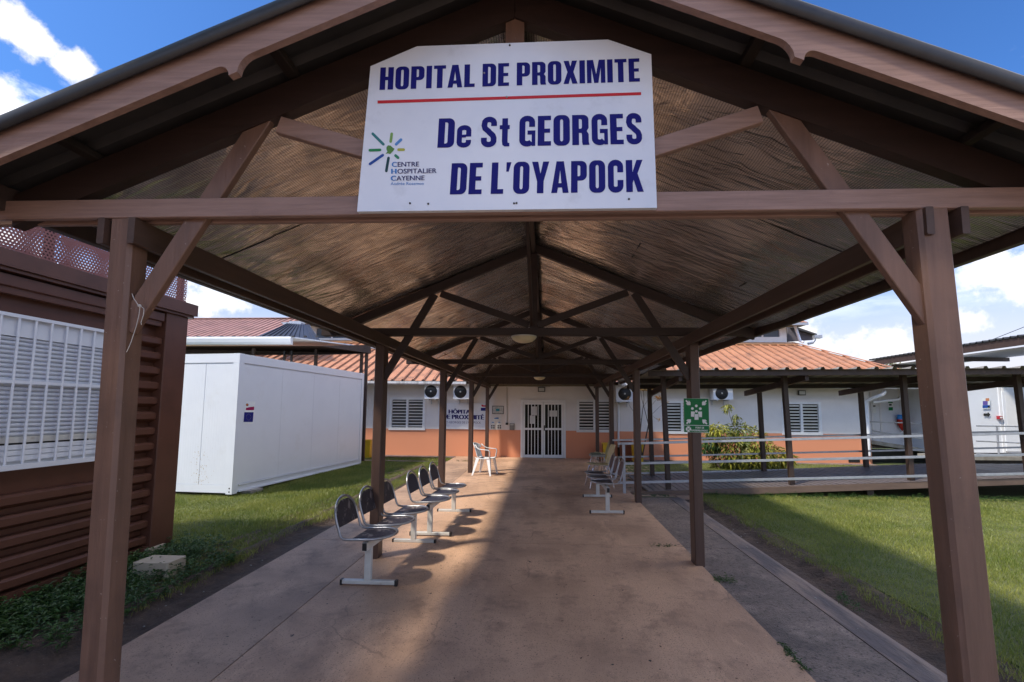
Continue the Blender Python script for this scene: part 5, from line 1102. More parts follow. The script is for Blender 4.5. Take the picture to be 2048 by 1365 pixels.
mb = MB(); mb.prism([A0+Vector((.05, 0, -.02)), B0+Vector((.05, 0, -.02)), B0+Vector((.05, 0, -.22)), A0+Vector((.05, 0, -.22))], (.06, 0, 0)); obj('fascia', mb, 'dark_wood', hr)
mb = MB(); mb.prism([A0+Vector((.3, .0, -.25)), B0+Vector((.3, 0, -.25)), B0+Vector((2.6, .5, -.2)), A0+Vector((2.6, .5, -.2))], (0, 0, .012)); obj('underside', mb, plain('pale_ceiling', (.45, .44, .42), .7), hr)
for t in (.12, .38, .66, .9):
    p = A0.lerp(B0, t)+Vector((.25, 0, 0)); mb = MB(); mb.beam((p.x, p.y, .1), (p.x, p.y, p.z-.26), .09, .09, up=(0, 1, 0)); obj('post', mb, 'dark_wood', hr)
    mb = MB(); mb.beam(p+Vector((.05, 0, -.32)), p+Vector((2.3, .5, -.28)), .08, .12); obj('cross_beam', mb, 'dark_wood', hr)
cb = thing('overhead_cable', 'thin overhead cable crossing the sky at the right', 'cable', tuple(at(1960, 676, 22)))
p0_, p1_ = at(2200, 612, 20), at(1500, 800, 40)
obj('wire', pipe([p0_.lerp(p1_, i/10)-Vector((0, 0, 1.2*math.sin(math.pi*i/10)))+Vector((0, 0, .4)) for i in range(11)], .014, 6), 'black', cb)
# ------------------------------------------------------------------ beam benches
MT['bench_worn'] = mat('dark_perforated_steel_paint_worn', (.028, .020, .024), .5, .05, (.045, .038, .05), 30, dirt=(.26, .22, .21), dscale=11, dlo=.55, dhi=.60, damt=.85, bump=.05, bscale=120)
MT['bench_dark'] = mat('dark_blue_grey_perforated_steel', (.026, .028, .050), .42, .1, (.04, .042, .065), 60, dirt=(.10, .09, .09), dscale=8, dlo=.62, dhi=.8, bump=.05, bscale=140)
def seat_shell():        # local: front = +X, seat top z=.44
    hw, dep = .205, .43; back_x = -.20; tilt = .25
    loop = []
    # bent tube: front loop of the seat, then up both sides into the arch of the back
    front = [(back_x+.03+.0, -hw), (back_x+.10, -hw)]
    def seatpt(t):       # t 0..1 round the seat's front
        a = -math.pi/2+math.pi*t; return (.03+.20*math.cos(a)*1.0, hw*math.sin(a))
    S_ = [(-.13, -hw, .435), (-.05, -hw, .437)]+[(seatpt(i/14)[0], seatpt(i/14)[1], .44+.006*math.sin(math.pi*i/14)) for i in range(15)]+[(-.05, hw, .437), (-.13, hw, .435)]
    def backpt(t):
        a = math.pi*t; y = hw*math.cos(a)*(1.0); h = .17; return y, h
    Bk = []
    Bk += [(-.175, hw, .442), (-.198, hw, .465)]
    for i in range(17):
        t = i/16; a = math.pi*t; y = hw*math.cos(a); h = .13+.19*max(0, math.sin(a))**.85
        Bk.append((-.205-tilt*h, y, .455+h))
    Bk += [(-.198, -hw, .465), (-.175, -hw, .442)]
    tube = S_+Bk
    # smooth resample not needed: the tube helper averages directions
    mbt = MB(); mbt.tube(tube, .0115, 8, closed=True)
    # seat pan
    pan = MB(); outline = [(-.10, -hw+.016)]+[(seatpt(i/14)[0]*.955+.0, seatpt(i/14)[1]*.93) for i in range(15)]+[(-.10, hw-.016)]
    pan.prism([(x, y, .436+.0) for x, y in outline], (0, 0, .0045))
    bk = MB(); o2 = []
    for i in range(3, 14):
        t = i/16; a = math.pi*t; y = hw*.93*math.cos(a); h = .115+.185*max(0, math.sin(a))**.85; h = min(h, .292); o2.append((-.205-tilt*h, y, .455+h))
    o2 = [(-.205-tilt*.075, hw*.95, .455+.075), (-.205-tilt*.13, hw*.95, .455+.13)]+o2+[(-.205-tilt*.13, -hw*.95, .455+.13), (-.205-tilt*.075, -hw*.95, .455+.075)]
    bk.prism(o2, (.004, 0, .001))
    br = MB(); br.box(-.09, .10, -.03, .03, .392, .43, .004)
    return mbt, pan, bk, br
def bench(name_lab, worn, group, feet_dx, foot_stain=True):
    t = thing('beam_bench', name_lab, 'bench', (0, 0, 0), group)
    mb = MB(); mb.beam((.0, -.10, .362), (.0, 1.40, .362), .045, .075, .004); obj('beam', mb, 'bench_paint', t)
    for y in (-.103, 1.402): mb = MB(); mb.box(-.020, .020, y-.004 if y < 0 else y-.002, y+.006, .33, .395, .003); obj('beam_cap', mb, 'black', t)
    for y in (0, 1.30):
        mb = MB(); mb.box(-.03, .03, y-.022, y+.022, .045, .33, .004); lg = obj('leg', mb, 'bench_paint', t)
        mb = MB(); mb.beam((-.23, y, .03), (.25, y, .03), .045, .036, .005); obj('foot_bar', mb, 'bench_paint', lg)
        for x0, x1 in ((-.252, -.229), (.249, .272)): mb = MB(); mb.box(x0, x1, y-.025, y+.025, .004, .05, .004); obj('end_cap', mb, 'black', lg)
    tb, pan, bk, br = seat_shell()
    for i in range(3):
        m_ = 'bench_worn' if worn[i] else 'bench_dark'
        sh = lambda mb_: (setattr(mb_, 'v', [(v[0], v[1], v[2]) for v in mb_.v]), mb_)[1]
        s_ = obj('seat', pan, m_, t); s_.location = (0, .05+.5*i, 0)
        if worn[i]: s_['label'] = 'seat with its dark paint flaking'
        obj_ = []
        for nm, mbx, mm in (('frame_tube', tb, 'steel'), ('backrest', bk, m_), ('bracket', br, 'bench_paint')):
            me_off = MB(); me_off.v = [(v[0], v[1]+.05+.5*i, v[2]) for v in mbx.v]; me_off.f = mbx.f; me_off.sm = mbx.sm
            obj(nm, me_off, mm, s_)
    return t
grpL = 'three-seat beam benches along the left edge of the path'
b1 = bench('nearest left three-seat bench of dark round-backed metal seats, paint flaking from its backs', (1, 1, 1), 'three-seat metal benches', 0)
def place(t, x, y, rz=0, face=1):
    t.location = (x, y, G(x, y)); t.rotation_euler = (0, 0, rz)
place(b1, -1.60, 4.19, R_(-1.5))
b2 = bench('farther left three-seat bench, in the sunlit patch behind the first bench', (0, 0, 0), 'three-seat metal benches', 0); place(b2, -1.44, 5.76, R_(-1.5))
b3 = bench('three-seat bench on the right side of the path, its back to the ramp rails', (0, 0, 0), 'three-seat metal benches', 0); place(b3, .93, 8.35, R_(180))
# ------------------------------------------------------------------ white plastic armchair
def grid_shell(fn, nu, nv, thick=.006, smooth=True):
    mb = MB(); P = [[Vector(fn(i/nu, j/nv)) for i in range(nu+1)] for j in range(nv+1)]
    N_ = [[None]*(nu+1) for _ in range(nv+1)]
    for j in range(nv+1):
        for i in range(nu+1):
            a = P[j][min(i+1, nu)]-P[j][max(i-1, 0)]; b_ = P[min(j+1, nv)][i]-P[max(j-1, 0)][i]; n_ = a.cross(b_); N_[j][i] = n_.normalized() if n_.length > 1e-9 else Vector((0, 0, 1))
    w = nu+1; A = [P[j][i] for j in range(nv+1) for i in range(w)]; B = [P[j][i]-N_[j][i]*thick for j in range(nv+1) for i in range(w)]; k = len(A)
    fs = [(j*w+i, j*w+i+1, (j+1)*w+i+1, (j+1)*w+i) for j in range(nv) for i in range(nu)]
    fb = [tuple(k+q for q in reversed(f)) for f in fs]
    ed = [j for j in range(0, 1)]
    rim = [(i, i+1) for i in range(nu)]+[(nv*w+i+1, nv*w+i) for i in range(nu)]+[((j+1)*w, j*w) for j in range(nv)]+[(j*w+nu, (j+1)*w+nu) for j in range(nv)]
    mb.add(A+B, fs+fb+[(b_, a, k+a, k+b_) for a, b_ in rim], smooth); return mb
wch = thing('plastic_armchair', 'white plastic armchair with a slatted rounded back standing beside the fourth left post', 'chair', (0, 0, 0))
obj('seat', grid_shell(lambda u, v: (-.21+.43*u, (-.22+.44*v)*(1-.12*(1-u)), .43+.012*math.cos((v-.5)*5)*-1-.03*math.sin(u*2.6)+.02*u), 10, 8, .012), 'plastic_white', wch)
for (sx, sy) in ((1, 1), (1, -1), (-1, 1), (-1, -1)):
    mb = MB(); x0, y0 = (.19 if sx > 0 else -.18), .20*sy; x1, y1 = (.25 if sx > 0 else -.27), .26*sy
    P = []
    for (x, y, z, h) in ((x0, y0, .42, .042), (x1, y1, 0, .026)):
        P += [(x-sx*h, y-sy*.012, z), (x+sx*.012, y-sy*.012, z), (x+sx*.012, y+sy*.012, z), (x+sx*.012, y+sy*.012, z)]
    # angled L-section leg
    L1_ = [(x0-sx*.09, y0), (x0, y0), (x0, y0-sy*.07)]; L2_ = [(x1-sx*.035, y1), (x1, y1), (x1, y1-sy*.03)]
    th = .010
    A = [Vector((*p, .425)) for p in L1_]+[Vector((p[0]-sx*th, p[1]-sy*th, .425)) for p in reversed(L1_)]; A[3] = Vector((L1_[2][0]-sx*th, L1_[2][1], .425)); A[5] = Vector((L1_[0][0], L1_[0][1]-sy*th, .425))
    B = [Vector((*p, 0)) for p in L2_]+[Vector((p[0]-sx*th, p[1]-sy*th, 0)) for p in reversed(L2_)]; B[3] = Vector((L2_[2][0]-sx*th, L2_[2][1], 0)); B[5] = Vector((L2_[0][0], L2_[0][1]-sy*th, 0))
    mb.add(A+B, [(0, 1, 4, 5), (1, 2, 3, 4), (11, 10, 7, 6), (10, 9, 8, 7)]+[(i, i+6, (i+1) % 6+6, (i+1) % 6) for i in range(6)]); obj('leg', mb, 'plastic_white', wch)
# back: vertical slats between seat and the curved top band
def bkp(u, v): a = (u-.5)*2; return (-.20-.04*v+.10*(abs(a)**2.4)*(1-.25*v)-.07*v, .205*a*(1.0-.02*v), .44+v*.36)
for i in range(6):
    u0 = .10+.8*i/6; u1 = u0+.8/6-.014; obj('back_slat', grid_shell(lambda u, v, u0=u0, u1=u1: bkp(u0+(u1-u0)*u, v*.72), 3, 6, .007), 'plastic_white', wch)
obj('back_band', grid_shell(lambda u, v: bkp(u, .66+v*(.36*(math.sin(math.pi*(.08+.84*u))**.5))), 14, 4, .012), 'plastic_white', wch)
for sy in (1, -1):
    pts = [(-.19, sy*.20, .76), (-.15, sy*.235, .70), (-.06, sy*.255, .655), (.06, sy*.262, .645), (.17, sy*.262, .64), (.205, sy*.26, .625), (.212, sy*.255, .58), (.205, sy*.235, .50), (.20, sy*.215, .43)]
    mb = MB(); 
    for a, b_ in zip(pts, pts[1:]): pass
    def ribbon(pts, w, th):
        m2 = MB(); n_ = len(pts); vs = []
        for i, p in enumerate(pts):
            d = (Vector(pts[min(i+1, n_-1)])-Vector(pts[max(i-1, 0)])).normalized(); s_ = Vector((0, sy, 0)); nrm = d.cross(s_).normalized(); p = Vector(p)
            vs += [p-s_*w/2-nrm*th/2, p+s_*w/2-nrm*th/2, p+s_*w/2+nrm*th/2, p-s_*w/2+nrm*th/2]
        fs = []
        for i in range(n_-1): fs += [(i*4+k, i*4+(k+1) % 4, (i+1)*4+(k+1) % 4, (i+1)*4+k) for k in range(4)]
        m2.add(vs, fs+[(3, 2, 1, 0), (n_*4-4, n_*4-3, n_*4-2, n_*4-1)], True); return m2
    obj('armrest', ribbon(pts, .05, .014), 'plastic_white', wch)
wch.location = (-1.42, 10.82, G(-1.4, 10.8)); wch.rotation_euler = (0, 0, R_(-14)); wch.scale = (.92, .92, .92)
# ------------------------------------------------------------------ cream shell chairs
def shell_chair(lab, grp=None):
    t = thing('shell_chair', lab, 'chair', (0, 0, 0), grp)
    def sh(u, v):       # v 0 front of seat .. 1 top of back ; facing -X
        a = (u-.5)*2; s = v*.86
        if s < .42: x = -.21+s; z = .45-.015*math.sin(s*5)+.015*(a**2); w = .20+.02*math.sin(s*4)
        elif s < .50: q = (s-.42)/.08; x = .21+.035*math.sin(q*math.pi/2); z = .445+.035*(1-math.cos(q*math.pi/2)); w = .205
        else: q = (s-.50)/.36; x = .245+.10*q; z = .48+.36*q; w = .205-.035*q-.06*max(0, q-.8)*3
        return (x-.05*(a**2)*(1 if s > .46 else 0), a*w, z)
    obj('shell', grid_shell(sh, 10, 18, .007), 'beige', t)
    for sy in (1, -1):
        obj('leg', pipe([(-.05, sy*.15, .44), (-.13, sy*.17, .43), (-.165, sy*.18, .38), (-.235, sy*.21, 0)], .011, 8), 'chrome', t)
        obj('leg', pipe([(.02, sy*.15, .44), (.13, sy*.17, .43), (.165, sy*.18, .38), (.25, sy*.20, 0)], .011, 8), 'chrome', t)
    mb = MB(); mb.tube([(-.02, -.16, .438), (-.02, .16, .438)], .010, 6); obj('cross_tube', mb, 'chrome', t)
    return t
c1 = shell_chair('cream plastic shell chair on thin chromed legs behind the right bench', 'cream shell chairs'); 
p = at(1191, 975, 9.45); c1.location = (1.08, 9.45, G(1.1, 9.45)); c1.rotation_euler = (0, 0, R_(8))
c2 = tree_copy(c1); c2['label'] = 'worn cream shell chair farther back, half hidden by the fourth right post'; c2.location = (1.36, 11.6, G(1.4, 11.6)); c2.rotation_euler = (0, 0, R_(-25))
st = thing('side_table', 'small grey table on bundled thin metal legs beside the fourth right post', 'table', (0, 0, 0))
mb = MB(); mb.box(-.16, .22, -.18, .18, .455, .50, .01); obj('tabletop', mb, plain('grey_stone_top', (.30, .29, .25), .7), st)
mb = MB(); mb.box(-.14, .10, -.12, .12, .50, .535, .012); obj('folded_mat', mb, plain('olive_mat', (.16, .17, .12), .8), st)
for (x, y) in ((-.12, -.15), (-.10, .15), (.02, -.15), (.05, .15), (.17, -.15), (.18, .15), (-.04, .0)): obj('leg', pipe([(x, y, .455), (x-.03, y, 0)], .009, 6), 'chrome', st)
st.location = (1.20, 11.0, G(1.2, 11)); st.rotation_euler = (0, 0, R_(6)); st.scale = (.9, .9, .98)
# ------------------------------------------------------------------ yellow bins
def bin_(lab, x, y, w0=.125, w1=.155, h=.55):
    t = thing('bin', lab, 'bin', (x, y, G(x, y)), 'yellow bins along the hospital wall'); z = G(x, y); mb = MB()
    for i in range(4): pass
    a = [(-w0, -w0), (w0, -w0), (w0, w0), (-w0, w0)]; b_ = [(-w1, -w1), (w1, -w1), (w1, w1), (-w1, w1)]
    mb.add([(x+p[0], y+p[1], z) for p in a]+[(x+p[0], y+p[1], z+h) for p in b_]+[(x+p[0]*.93, y+p[1]*.93, z+h) for p in b_]+[(x+p[0]*.93, y+p[1]*.93, z+.03) for p in a],
           [(3, 2, 1, 0)]+[(i, (i+1) % 4, 4+(i+1) % 4, 4+i) for i in range(4)]+[(4+i, 4+(i+1) % 4, 8+(i+1) % 4, 8+i) for i in range(4)]+[(8+i, 8+(i+1) % 4, 12+(i+1) % 4, 12+i) for i in range(4)]+[(12, 13, 14, 15)]); obj('body', mb, 'yellow', t)
    mb = MB()
    for i in range(4):
        p, q = b_[i], b_[(i+1) % 4]; mb.beam((x+p[0]*1.05, y+p[1]*1.05, z+h-.012), (x+q[0]*1.05, y+q[1]*1.05, z+h-.012), .018, .03)
    obj('rim', mb, 'yellow', t); return t
p = at(730, 908, 13.6); bin_('yellow bin on the grass just right of the white cabin', p.x, 13.75, .12, .15, .52)
p = at(1216, 912, 14.1); bin_('yellow bin against the wall behind the fourth right post', p.x, 14.15, .13, .16, .52)
p = at(1277, 918, 13.7); bin_('yellow bin behind the third right post, beside the bare plant stem', p.x, 13.8, .13, .165, .56)
p = at(1231, 912, 14.2)
# terracotta-coloured box between the bins
tb_ = thing('storage_box', 'dark terracotta box standing against the wall between the two right yellow bins', 'box', tuple(at(1248, 914, 14.2)))
a = at(1246, 914, 14.2); b_ = at(1263, 886, 14.2); mb = MB(); mb.box(a.x, b_.x, 14.2, 14.42, G(a.x, 14.2)-.02, b_.z, .01); obj('box_body', mb, plain('terracotta_dark', (.22, .07, .035), .7), tb_)
mb = MB(); mb.box(a.x-.01, b_.x+.01, 14.18, 14.44, b_.z+.002, b_.z+.03, .006); obj('lid', mb, plain('terracotta_dark', 0), tb_)

# ------------------------------------------------------------------ plants
def leaf(vs, fs, p, d, n_, L_, W_, droop=.3, fold=.15):
    d = d.normalized(); s_ = d.cross(n_).normalized(); n2 = s_.cross(d).normalized(); b = len(vs)
    q1 = p+d*L_*.45-n2*0; q2 = p+d*L_-Vector((0, 0, L_*droop))
    vs += [p, q1-s_*W_/2+n2*W_*fold, q1-Vector((0, 0, L_*droop*.25)), q1+s_*W_/2+n2*W_*fold, q2]
    fs += [(b, b+1, b+2), (b, b+2, b+3), (b+1, b+4, b+2), (b+2, b+4, b+3)]
def rv(r): return Vector((r.gauss(0, 1), r.gauss(0, 1), r.gauss(0, 1))).normalized()
rs = random.Random(21)
sh_ = thing('shrub', 'bushy shrub with drooping yellow-green leaves behind the walkway rails', 'shrub', tuple(at(1480, 938, 12.7)))
base = Vector((at(1480, 938, 12.7).x, 12.7, G(5.5, 12.7)))
mb = MB(); vs = []; fs_ = []; tips = []
lobes = [(1440, 868, .30), (1428, 860, .18), (1478, 868, .36), (1500, 880, .42), (1470, 900, .50), (1520, 905, .42), (1545, 912, .34), (1560, 920, .28), (1420, 892, .22), (1450, 915, .42), (1505, 925, .40), (1575, 918, .16), (1540, 930, .25)]
for (px_, py_, r_) in lobes:
    c = at(px_, py_, 12.7+rs.uniform(-.25, .25)); st0 = base+Vector((rs.uniform(-.15, .15), rs.uniform(-.1, .1), 0))
    mid = st0.lerp(c, .5)+Vector((rs.uniform(-.08, .08), rs.uniform(-.08, .08), .05)); mb.tube([st0, mid, c], [.02, .014, .006], 6)
    for k in range(int(300*(r_/.4)**2)+45):
        dd_ = rv(rs); rr = r_*rs.uniform(.45, 1.05)**.6; p = c+Vector((dd_.x*rr, dd_.y*rr*.8, dd_.z*rr*.85))
        if p.z < base.z+.06: continue
        out = (dd_+Vector((0, 0, -.55))+rv(rs)*.5); leaf(vs, fs_, p, out, dd_+Vector((0, 0, .6)), rs.uniform(.09, .18), rs.uniform(.035, .06), .35)
for k in range(40):     # tall shoot
    t = rs.random(); c = at(1455, 815, 12.7); p = c+rv(rs)*.10; leaf(vs, fs_, p, rv(rs)+Vector((0, 0, -.8)), Vector((0, 0, 1)), .12, .045, .4)
for k in range(26): c = at(1472, 836, 12.7); leaf(vs, fs_, c+rv(rs)*.09, rv(rs)+Vector((0, 0, -.8)), Vector((0, 0, 1)), .12, .045, .4)
mb.tube([at(1478, 870, 12.7), at(1464, 845, 12.7), at(1460, 833, 12.7), at(1456, 806, 12.7)], [.010, .007, .006, .004], 6)
obj('stem', mb, 'trunk', sh_); mb = MB(); mb.add(vs, fs_); obj('foliage', mb, 'shrub', sh_, fix=False)
# low ragged plant left of it, hanging
sh2 = thing('shrub', 'small dark leafy branch cluster just left of the big shrub', 'shrub', tuple(at(1418, 930, 12.6)))
vs = []; fs_ = []; mb = MB(); b_ = at(1440, 935, 12.6); b_.z = G(b_.x, 12.6)
for (px_, py_, r_) in ((1414, 885, .17), (1424, 878, .15), (1408, 895, .12), (1430, 895, .15)):
    c = at(px_, py_, 12.6); mb.tube([b_, b_.lerp(c, .6)+Vector((-.05, 0, .1)), c], [.012, .008, .004], 5)
    for k in range(70): dd_ = rv(rs); leaf(vs, fs_, c+dd_*r_*rs.uniform(.3, 1), dd_+Vector((0, 0, -.9)), dd_+Vector((0, 0, .6)), rs.uniform(.09, .14), .035, .4)
obj('stem', mb, 'trunk', sh2); mb = MB(); mb.add(vs, fs_); obj('foliage', mb, 'weed', sh2, fix=False)
# bare-stemmed plant with tufts
dr = thing('cane_plant', 'sparse cane plant with bare stems and straw-coloured tufts by the walkway post', 'plant', tuple(at(1284, 918, 13.2)))
YD = 13.2; mb = MB(); b0_ = at(1284, 917, YD)
for path_, r0 in (([(1284, 917), (1291, 880), (1297, 850), (1296, 820), (1300, 800), (1312, 780)], .022), ([(1297, 850), (1292, 830), (1284, 800), (1281, 780)], .012), ([(1284, 917), (1280, 870), (1283, 840), (1288, 800), (1287, 782)], .016),
        ([(1296, 835), (1305, 828), (1318, 815), (1330, 806)], .007), ([(1296, 838), (1305, 832), (1312, 838), (1318, 842)], .005), ([(1283, 840), (1270, 828), (1259, 812), (1256, 800)], .007), ([(1297, 815), (1306, 808), (1320, 790)], .006), ([(1288, 812), (1296, 800), (1299, 786)], .006)):
    pts = [at(x, y, YD+.02*i) for i, (x, y) in enumerate(path_)]; mb.tube(pts, [r0*(1-.6*i/(len(pts)-1)) for i in range(len(pts))], 6)
obj('stem', mb, 'trunk', dr)
vs = []; fs_ = []
for (px_, py_, n_, L_) in ((1313, 780, 46, .34), (1324, 785, 26, .28), (1318, 800, 34, .22), (1281, 778, 26, .24), (1287, 782, 22, .24), (1256, 800, 16, .18), (1330, 806, 14, .16), (1300, 786, 18, .2), (1318, 842, 10, .12)):
    c = at(px_, py_, YD+.08)
    for k in range(n_): dd_ = rv(rs); dd_.z = abs(dd_.z)*1.3; leaf(vs, fs_, c+rv(rs)*.03, dd_+Vector((0, 0, .2)), Vector((0, 0, 1))+rv(rs)*.3, L_*rs.uniform(.6, 1.1), .022, .35, .2)
mb = MB(); mb.add(vs, fs_); obj('blade_tuft', mb, 'straw', dr, fix=False)
# distant tree top
tr_ = thing('tree', 'yellow-green tree crown showing over the far right roofs', 'tree', tuple(at(1770, 860, 40)))
cb_ = at(1770, 735, 40); g_ = Vector((cb_.x, 40, 0)); mb = MB(); mb.tube([g_, g_+Vector((.1, 0, 2.5)), Vector((cb_.x, 40, cb_.z-.5))], [.28, .2, .1], 8)
for k in range(5): mb.tube([Vector((cb_.x, 40, cb_.z-1.6)), Vector((cb_.x+rs.uniform(-1.5, 1.5), 40+rs.uniform(-1, 1), cb_.z+rs.uniform(-.6, .2)))], [.08, .03], 5)
obj('trunk', mb, 'trunk', tr_); vs = []; fs_ = []
for k in range(5200):
    cl_ = rs.choice([(0, 0, 0, 1.5), (-1.1, .2, -.3, 1.0), (1.2, -.2, -.35, 1.1), (.3, .5, -.9, 1.5), (-.6, -.4, .15, .8)]); dd_ = rv(rs); rr = cl_[3]*rs.uniform(.5, 1.05)
    p = Vector((cb_.x+cl_[0]+dd_.x*rr, 40+cl_[1]+dd_.y*rr, cb_.z-.55+cl_[2]+dd_.z*rr*.8)); leaf(vs, fs_, p, rv(rs), dd_, rs.uniform(.16, .3), .12, .2)
mb = MB(); mb.add(vs, fs_); obj('crown', mb, 'crown', tr_, fix=False)

# broad tree added outside the frame, its crown shaped to shade the canopy's front
bt = thing('tree', 'broad leafy tree added out of view behind the brown cabin to shade the canopy front', 'tree', (-8.2, -3.4, 0))
mb = MB(); mb.tube([(-8.2, -3.4, -.1), (-8.0, -3.3, 2.5), (-7.2, -3.1, 5.2)], [.26, .2, .15], 8)
for e_ in ((-4.0, -1.6, 8.2), (-5.5, -4.8, 8.6), (-7.6, -1.2, 7.6), (-9.4, -4.6, 7.8), (-6.2, -2.6, 9.4), (-8.0, .3, 7.8)): mb.tube([(-7.2, -3.1, 5.0), tuple((Vector((-7.2, -3.1, 5.2)).lerp(Vector(e_), .5))+Vector((0, 0, .3))), e_], [.11, .07, .03], 6)
obj('trunk', mb, 'trunk', bt); vs = []; fs_ = []
for (cx, cy, cz, r_, n_) in ((-5.8, -3.3, 8.2, 2.5, 6500), (-4.1, -1.85, 7.8, 1.35, 2300), (-7.6, -1.9, 7.6, 1.6, 2500), (-9.0, -4.4, 7.6, 1.7, 2500), (-3.6, -3.9, 7.6, 1.8, 2800), (-2.6, -2.9, 6.6, 1.2, 1500), (-3.5, -.7, 7.8, 1.25, 2300), (-2.7, -.5, 6.7, .9, 1200), (-4.5, -.9, 8.6, 1.2, 1700), (-7.4, .35, 8, 1.1, 1900), (-7.5, -1.0, 8.0, 1.15, 1800), (-7.4, 1.25, 7.9, .85, 1200), (-6.95, -.8, 8.0, .9, 1800), (-6.95, .35, 8.2, .85, 1700), (-6.95, -2.0, 8.0, 1.0, 1700)):
    for k in range(n_): dd_ = rv(rs); rr = r_*rs.random()**.45; leaf(vs, fs_, Vector((cx+dd_.x*rr, cy+dd_.y*rr, cz+dd_.z*rr*.75)), rv(rs), dd_, rs.uniform(.14, .26), .11, .2)
mb = MB(); mb.add(vs, fs_); obj('crown', mb, 'crown', bt, fix=False)
# ------------------------------------------------------------------ grass, weeds, litter
def blades(name, pts, h0, h1, w, material, lean=.5, lab=None):
    n = len(pts); P = np.array(pts, dtype=float); a = rng.uniform(0, 2*np.pi, n); H = rng.uniform(h0, h1, n)*(.45+1.1*P[:, 3]); ln = rng.uniform(.1, lean, n)*H; b = rng.uniform(0, 2*np.pi, n)
    wx, wy = np.cos(a)*w/2, np.sin(a)*w/2; lx, ly = np.cos(b)*ln, np.sin(b)*ln
    V = np.empty((n, 5, 3)); x, y, z = P[:, 0], P[:, 1], P[:, 2]
    V[:, 0] = np.stack([x-wx, y-wy, z], 1); V[:, 1] = np.stack([x+wx, y+wy, z], 1)
    V[:, 2] = np.stack([x+wx*.8+lx*.35, y+wy*.8+ly*.35, z+H*.55], 1); V[:, 3] = np.stack([x-wx*.8+lx*.35, y-wy*.8+ly*.35, z+H*.55], 1)
    V[:, 4] = np.stack([x+lx, y+ly, z+H], 1)
    idx = np.arange(n)[:, None]*5; Q = (idx+np.array([[0, 1, 2, 3]])); T = (idx+np.array([[3, 2, 4]]))
    me = bpy.data.meshes.new(name); me.vertices.add(n*5); me.vertices.foreach_set('co', V.ravel().astype(np.float32))
    me.loops.add(n*7); li = np.concatenate([Q, T], 1).ravel(); me.loops.foreach_set('vertex_index', li.astype(np.int32))
    me.polygons.add(n*2); st = np.stack([np.arange(n)*7, np.arange(n)*7+4], 1).ravel(); me.polygons.foreach_set('loop_start', st.astype(np.int32))
    me.update(calc_edges=True); me.validate(); me.materials.append(MT[material]); o = bpy.data.objects.new(name, me); COL.objects.link(o); o['kind'] = 'stuff'; o['label'] = lab; return o
def gz(x, y, off=-.014): return .0091*(np.clip(y, 0, 16)-1.8)-.01*np.clip(x, -8, 12)*np.clip(y, 0, 16)/14.5+off
def noise2(x, y): return .5+.25*np.sin(x*1.7+y*.9+1)+.15*np.sin(x*4.1-y*3.3)+.1*np.sin(x*9+y*7.7)
def lawn(n, x0, x1, y0, y1, mask, off=-.014):
    x = rng.uniform(x0, x1, n); u = rng.uniform(0, 1, n); y = y0+(y1-y0)*u; k = mask(x, y); x, y = x[k], y[k]
    return np.stack([x, y, gz(x, y, off), noise2(x, y)], 1)
edgeR = lambda y: 2.77+.04*np.sin(y*3)+.03*np.sin(y*7.3)
edgeL = lambda y: -3.13-.10*np.exp(-((y-5.3)/1.6)**2)+.04*np.sin(y*3)+.03*np.sin(y*8.1)+.25*np.clip((y-6)/4, 0, 1)
deckm = lambda x, y: ~((y > YF) & (y < YB+.1) & (x > 1.9))
pr1 = lawn(150000, 2.6, 7.5, 2.2, 8.9, lambda x, y: (x > edgeR(y)+rng.normal(0, .03, x.size)) & deckm(x, y))
pr2 = lawn(60000, 7.5, 13, 4.5, 8.9, lambda x, y: deckm(x, y) & (x < y*1.25+1.5))
pr3 = lawn(40000, 2.9, 12, 11.1, 14.1, lambda x, y: rng.random(x.size) < .9)
blades('grass', np.concatenate([pr1, pr2, pr3]), .018, .048, .0042, 'grass', .9, 'short mown grass right of the path')
vis = lambda x, y: (x < edgeL(y)+rng.normal(0, .035, x.size)) & ~((x < BX-.1) & (y < BY1)) & ~((x < -5.5) & (y > 8.0))
pl1 = lawn(120000, -8.0, -3.0, 3.6, 8.2, vis); pl2 = lawn(65000, -5.6, -2.9, 8.2, 12.95, vis)
pl3 = lawn(12000, -7, -2.85, 13.2, 13.98, lambda x, y: rng.random(x.size) < .8)
blades('grass', np.concatenate([pl1, pl2, pl3]), .022, .058, .0046, 'grass', .9, 'grass left of the path between the two cabins')
t1 = lawn(9000, 2.6, 9, 2.2, 8.7, lambda x, y: (x > edgeR(y)-.05+rng.normal(0, .04, x.size)) & deckm(x, y) & ((np.sin(x*5.1+y*3.3)*np.sin(y*4.7-x*2.1) > .55) | (x < edgeR(y)+.12)))
t2 = lawn(9000, -8, -3.0, 3.4, 12.8, lambda x, y: vis(x-.05, y) & ((np.sin(x*4.7+y*3.9)*np.sin(y*5.3-x*2.7) > .5) | (x > edgeL(y)-.14)))
blades('grass_tufts', np.concatenate([t1, t2]), .04, .085, .005, 'grass', 1.1, 'taller tufts and ragged edges of the lawns')
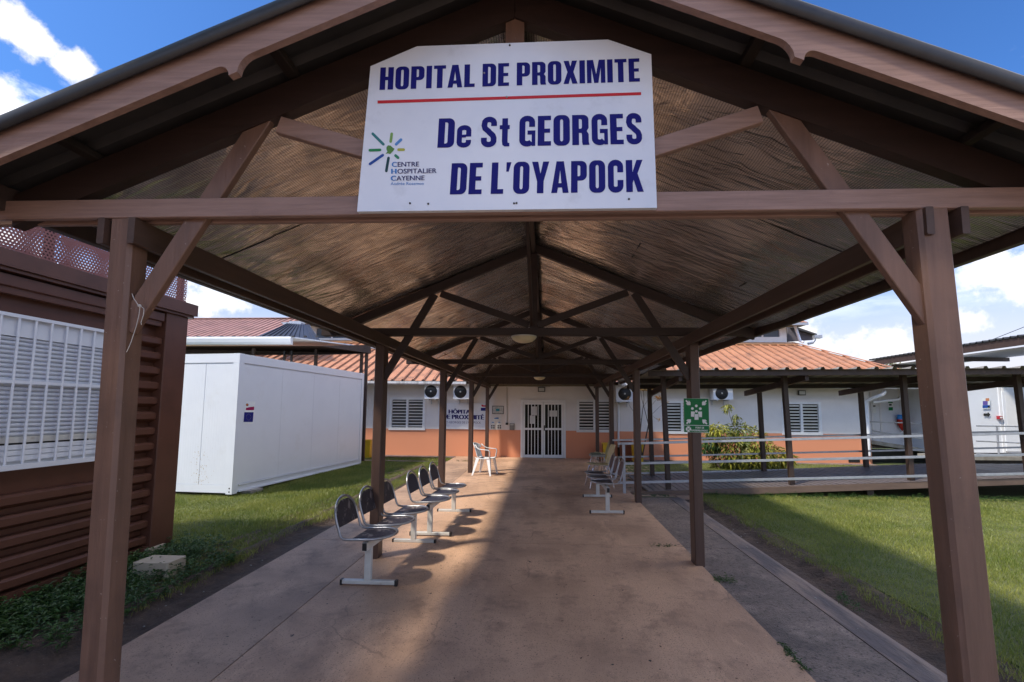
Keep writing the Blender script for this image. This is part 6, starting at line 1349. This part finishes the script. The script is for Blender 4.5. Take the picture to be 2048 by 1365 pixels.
# taller weeds by the brown cabin, at the deck's foot and in cracks
def weedpatch(name, lab, spots, n, h, L0, L1_, wd, material='weed'):
    vs = []; fs_ = []
    for (x0, x1, y0, y1, k) in spots:
        for i in range(int(n*k)):
            x, y = rs.uniform(x0, x1), rs.uniform(y0, y1); z = G(x, y)-.02; hh = h*rs.uniform(.3, 1)
            for j in range(6):
                a = rs.uniform(0, 6.28); q = Vector((x, y, z+hh*rs.uniform(.2, 1))); d = Vector((math.cos(a), math.sin(a), rs.uniform(0, .8))); leaf(vs, fs_, q, d, Vector((0, 0, 1)), rs.uniform(L0, L1_), wd, .3)
            b = len(vs); vs += [Vector((x-.002, y, z)), Vector((x+.002, y, z)), Vector((x, y, z+hh))]; fs_.append((b, b+1, b+2))
    mb = MB(); mb.add(vs, fs_); o = obj(name, mb, material, fix=False); o['kind'] = 'stuff'; o['label'] = lab
weedpatch('weeds', 'leafy weeds along the foot of the brown cabin', [(-4.25, -3.65, 2.6, 5.3, 1), (-4.2, -3.2, 3.0, 4.9, .9)], 680, .17, .03, .075, .02)
weedpatch('weeds', 'low weeds along the foot of the walkway deck', [(3.0, 9.5, 8.62, 8.84, 1)], 420, .11, .02, .05, .012)
weedpatch('weeds', 'tiny weeds in the slab joints and beside the second right post', [(1.58, 1.78, 4.45, 4.62, .35), (1.58, 1.63, 3.0, 3.35, .35), (1.2, 1.5, 5.49, 5.55, .25), (-2.6, -1.9, 13.15, 13.4, .6), (-5.2, -4.0, 13.3, 13.8, .5), (2.45, 2.62, 3.9, 4.3, .3)], 90, .05, .015, .04, .008)
# fallen leaves and crumbs on the slab
vs = []; fs_ = []
for i in range(330):
    x, y = rs.uniform(-2.7, 2.1), rs.uniform(2.5, 8); z = G(x, y)+.003; a = rs.uniform(0, 6.28); leaf(vs, fs_, Vector((x, y, z)), Vector((math.cos(a), math.sin(a), .0)), Vector((0, 0, 1)), rs.uniform(.006, .030), rs.uniform(.004, .013), .0, .05)
mb = MB(); mb.add(vs, fs_); o = obj('leaf_litter', mb, plain('dry_leaf', (.05, .03, .02), .8), fix=False); o['kind'] = 'stuff'; o['label'] = 'scattered dry leaf crumbs on the concrete path'
vs = MB()
for i in range(60):
    x, y = (rs.uniform(2.3, 2.8), rs.uniform(2.8, 8)) if i % 2 else (rs.uniform(-3.4, -2.9), rs.uniform(3, 8)); r_ = rs.uniform(.004, .014); z = G(x, y)-.01-chan(x, y); vs.lathe([(r_*.6, -r_*.3), (r_, 0), (r_*.5, r_*.6), (0, r_*.65)], (x, y, z+r_*.3), 6)
o = obj('pebbles', vs, 'concrete'); o['kind'] = 'stuff'; o['label'] = 'small pale pebbles in the soil channels'
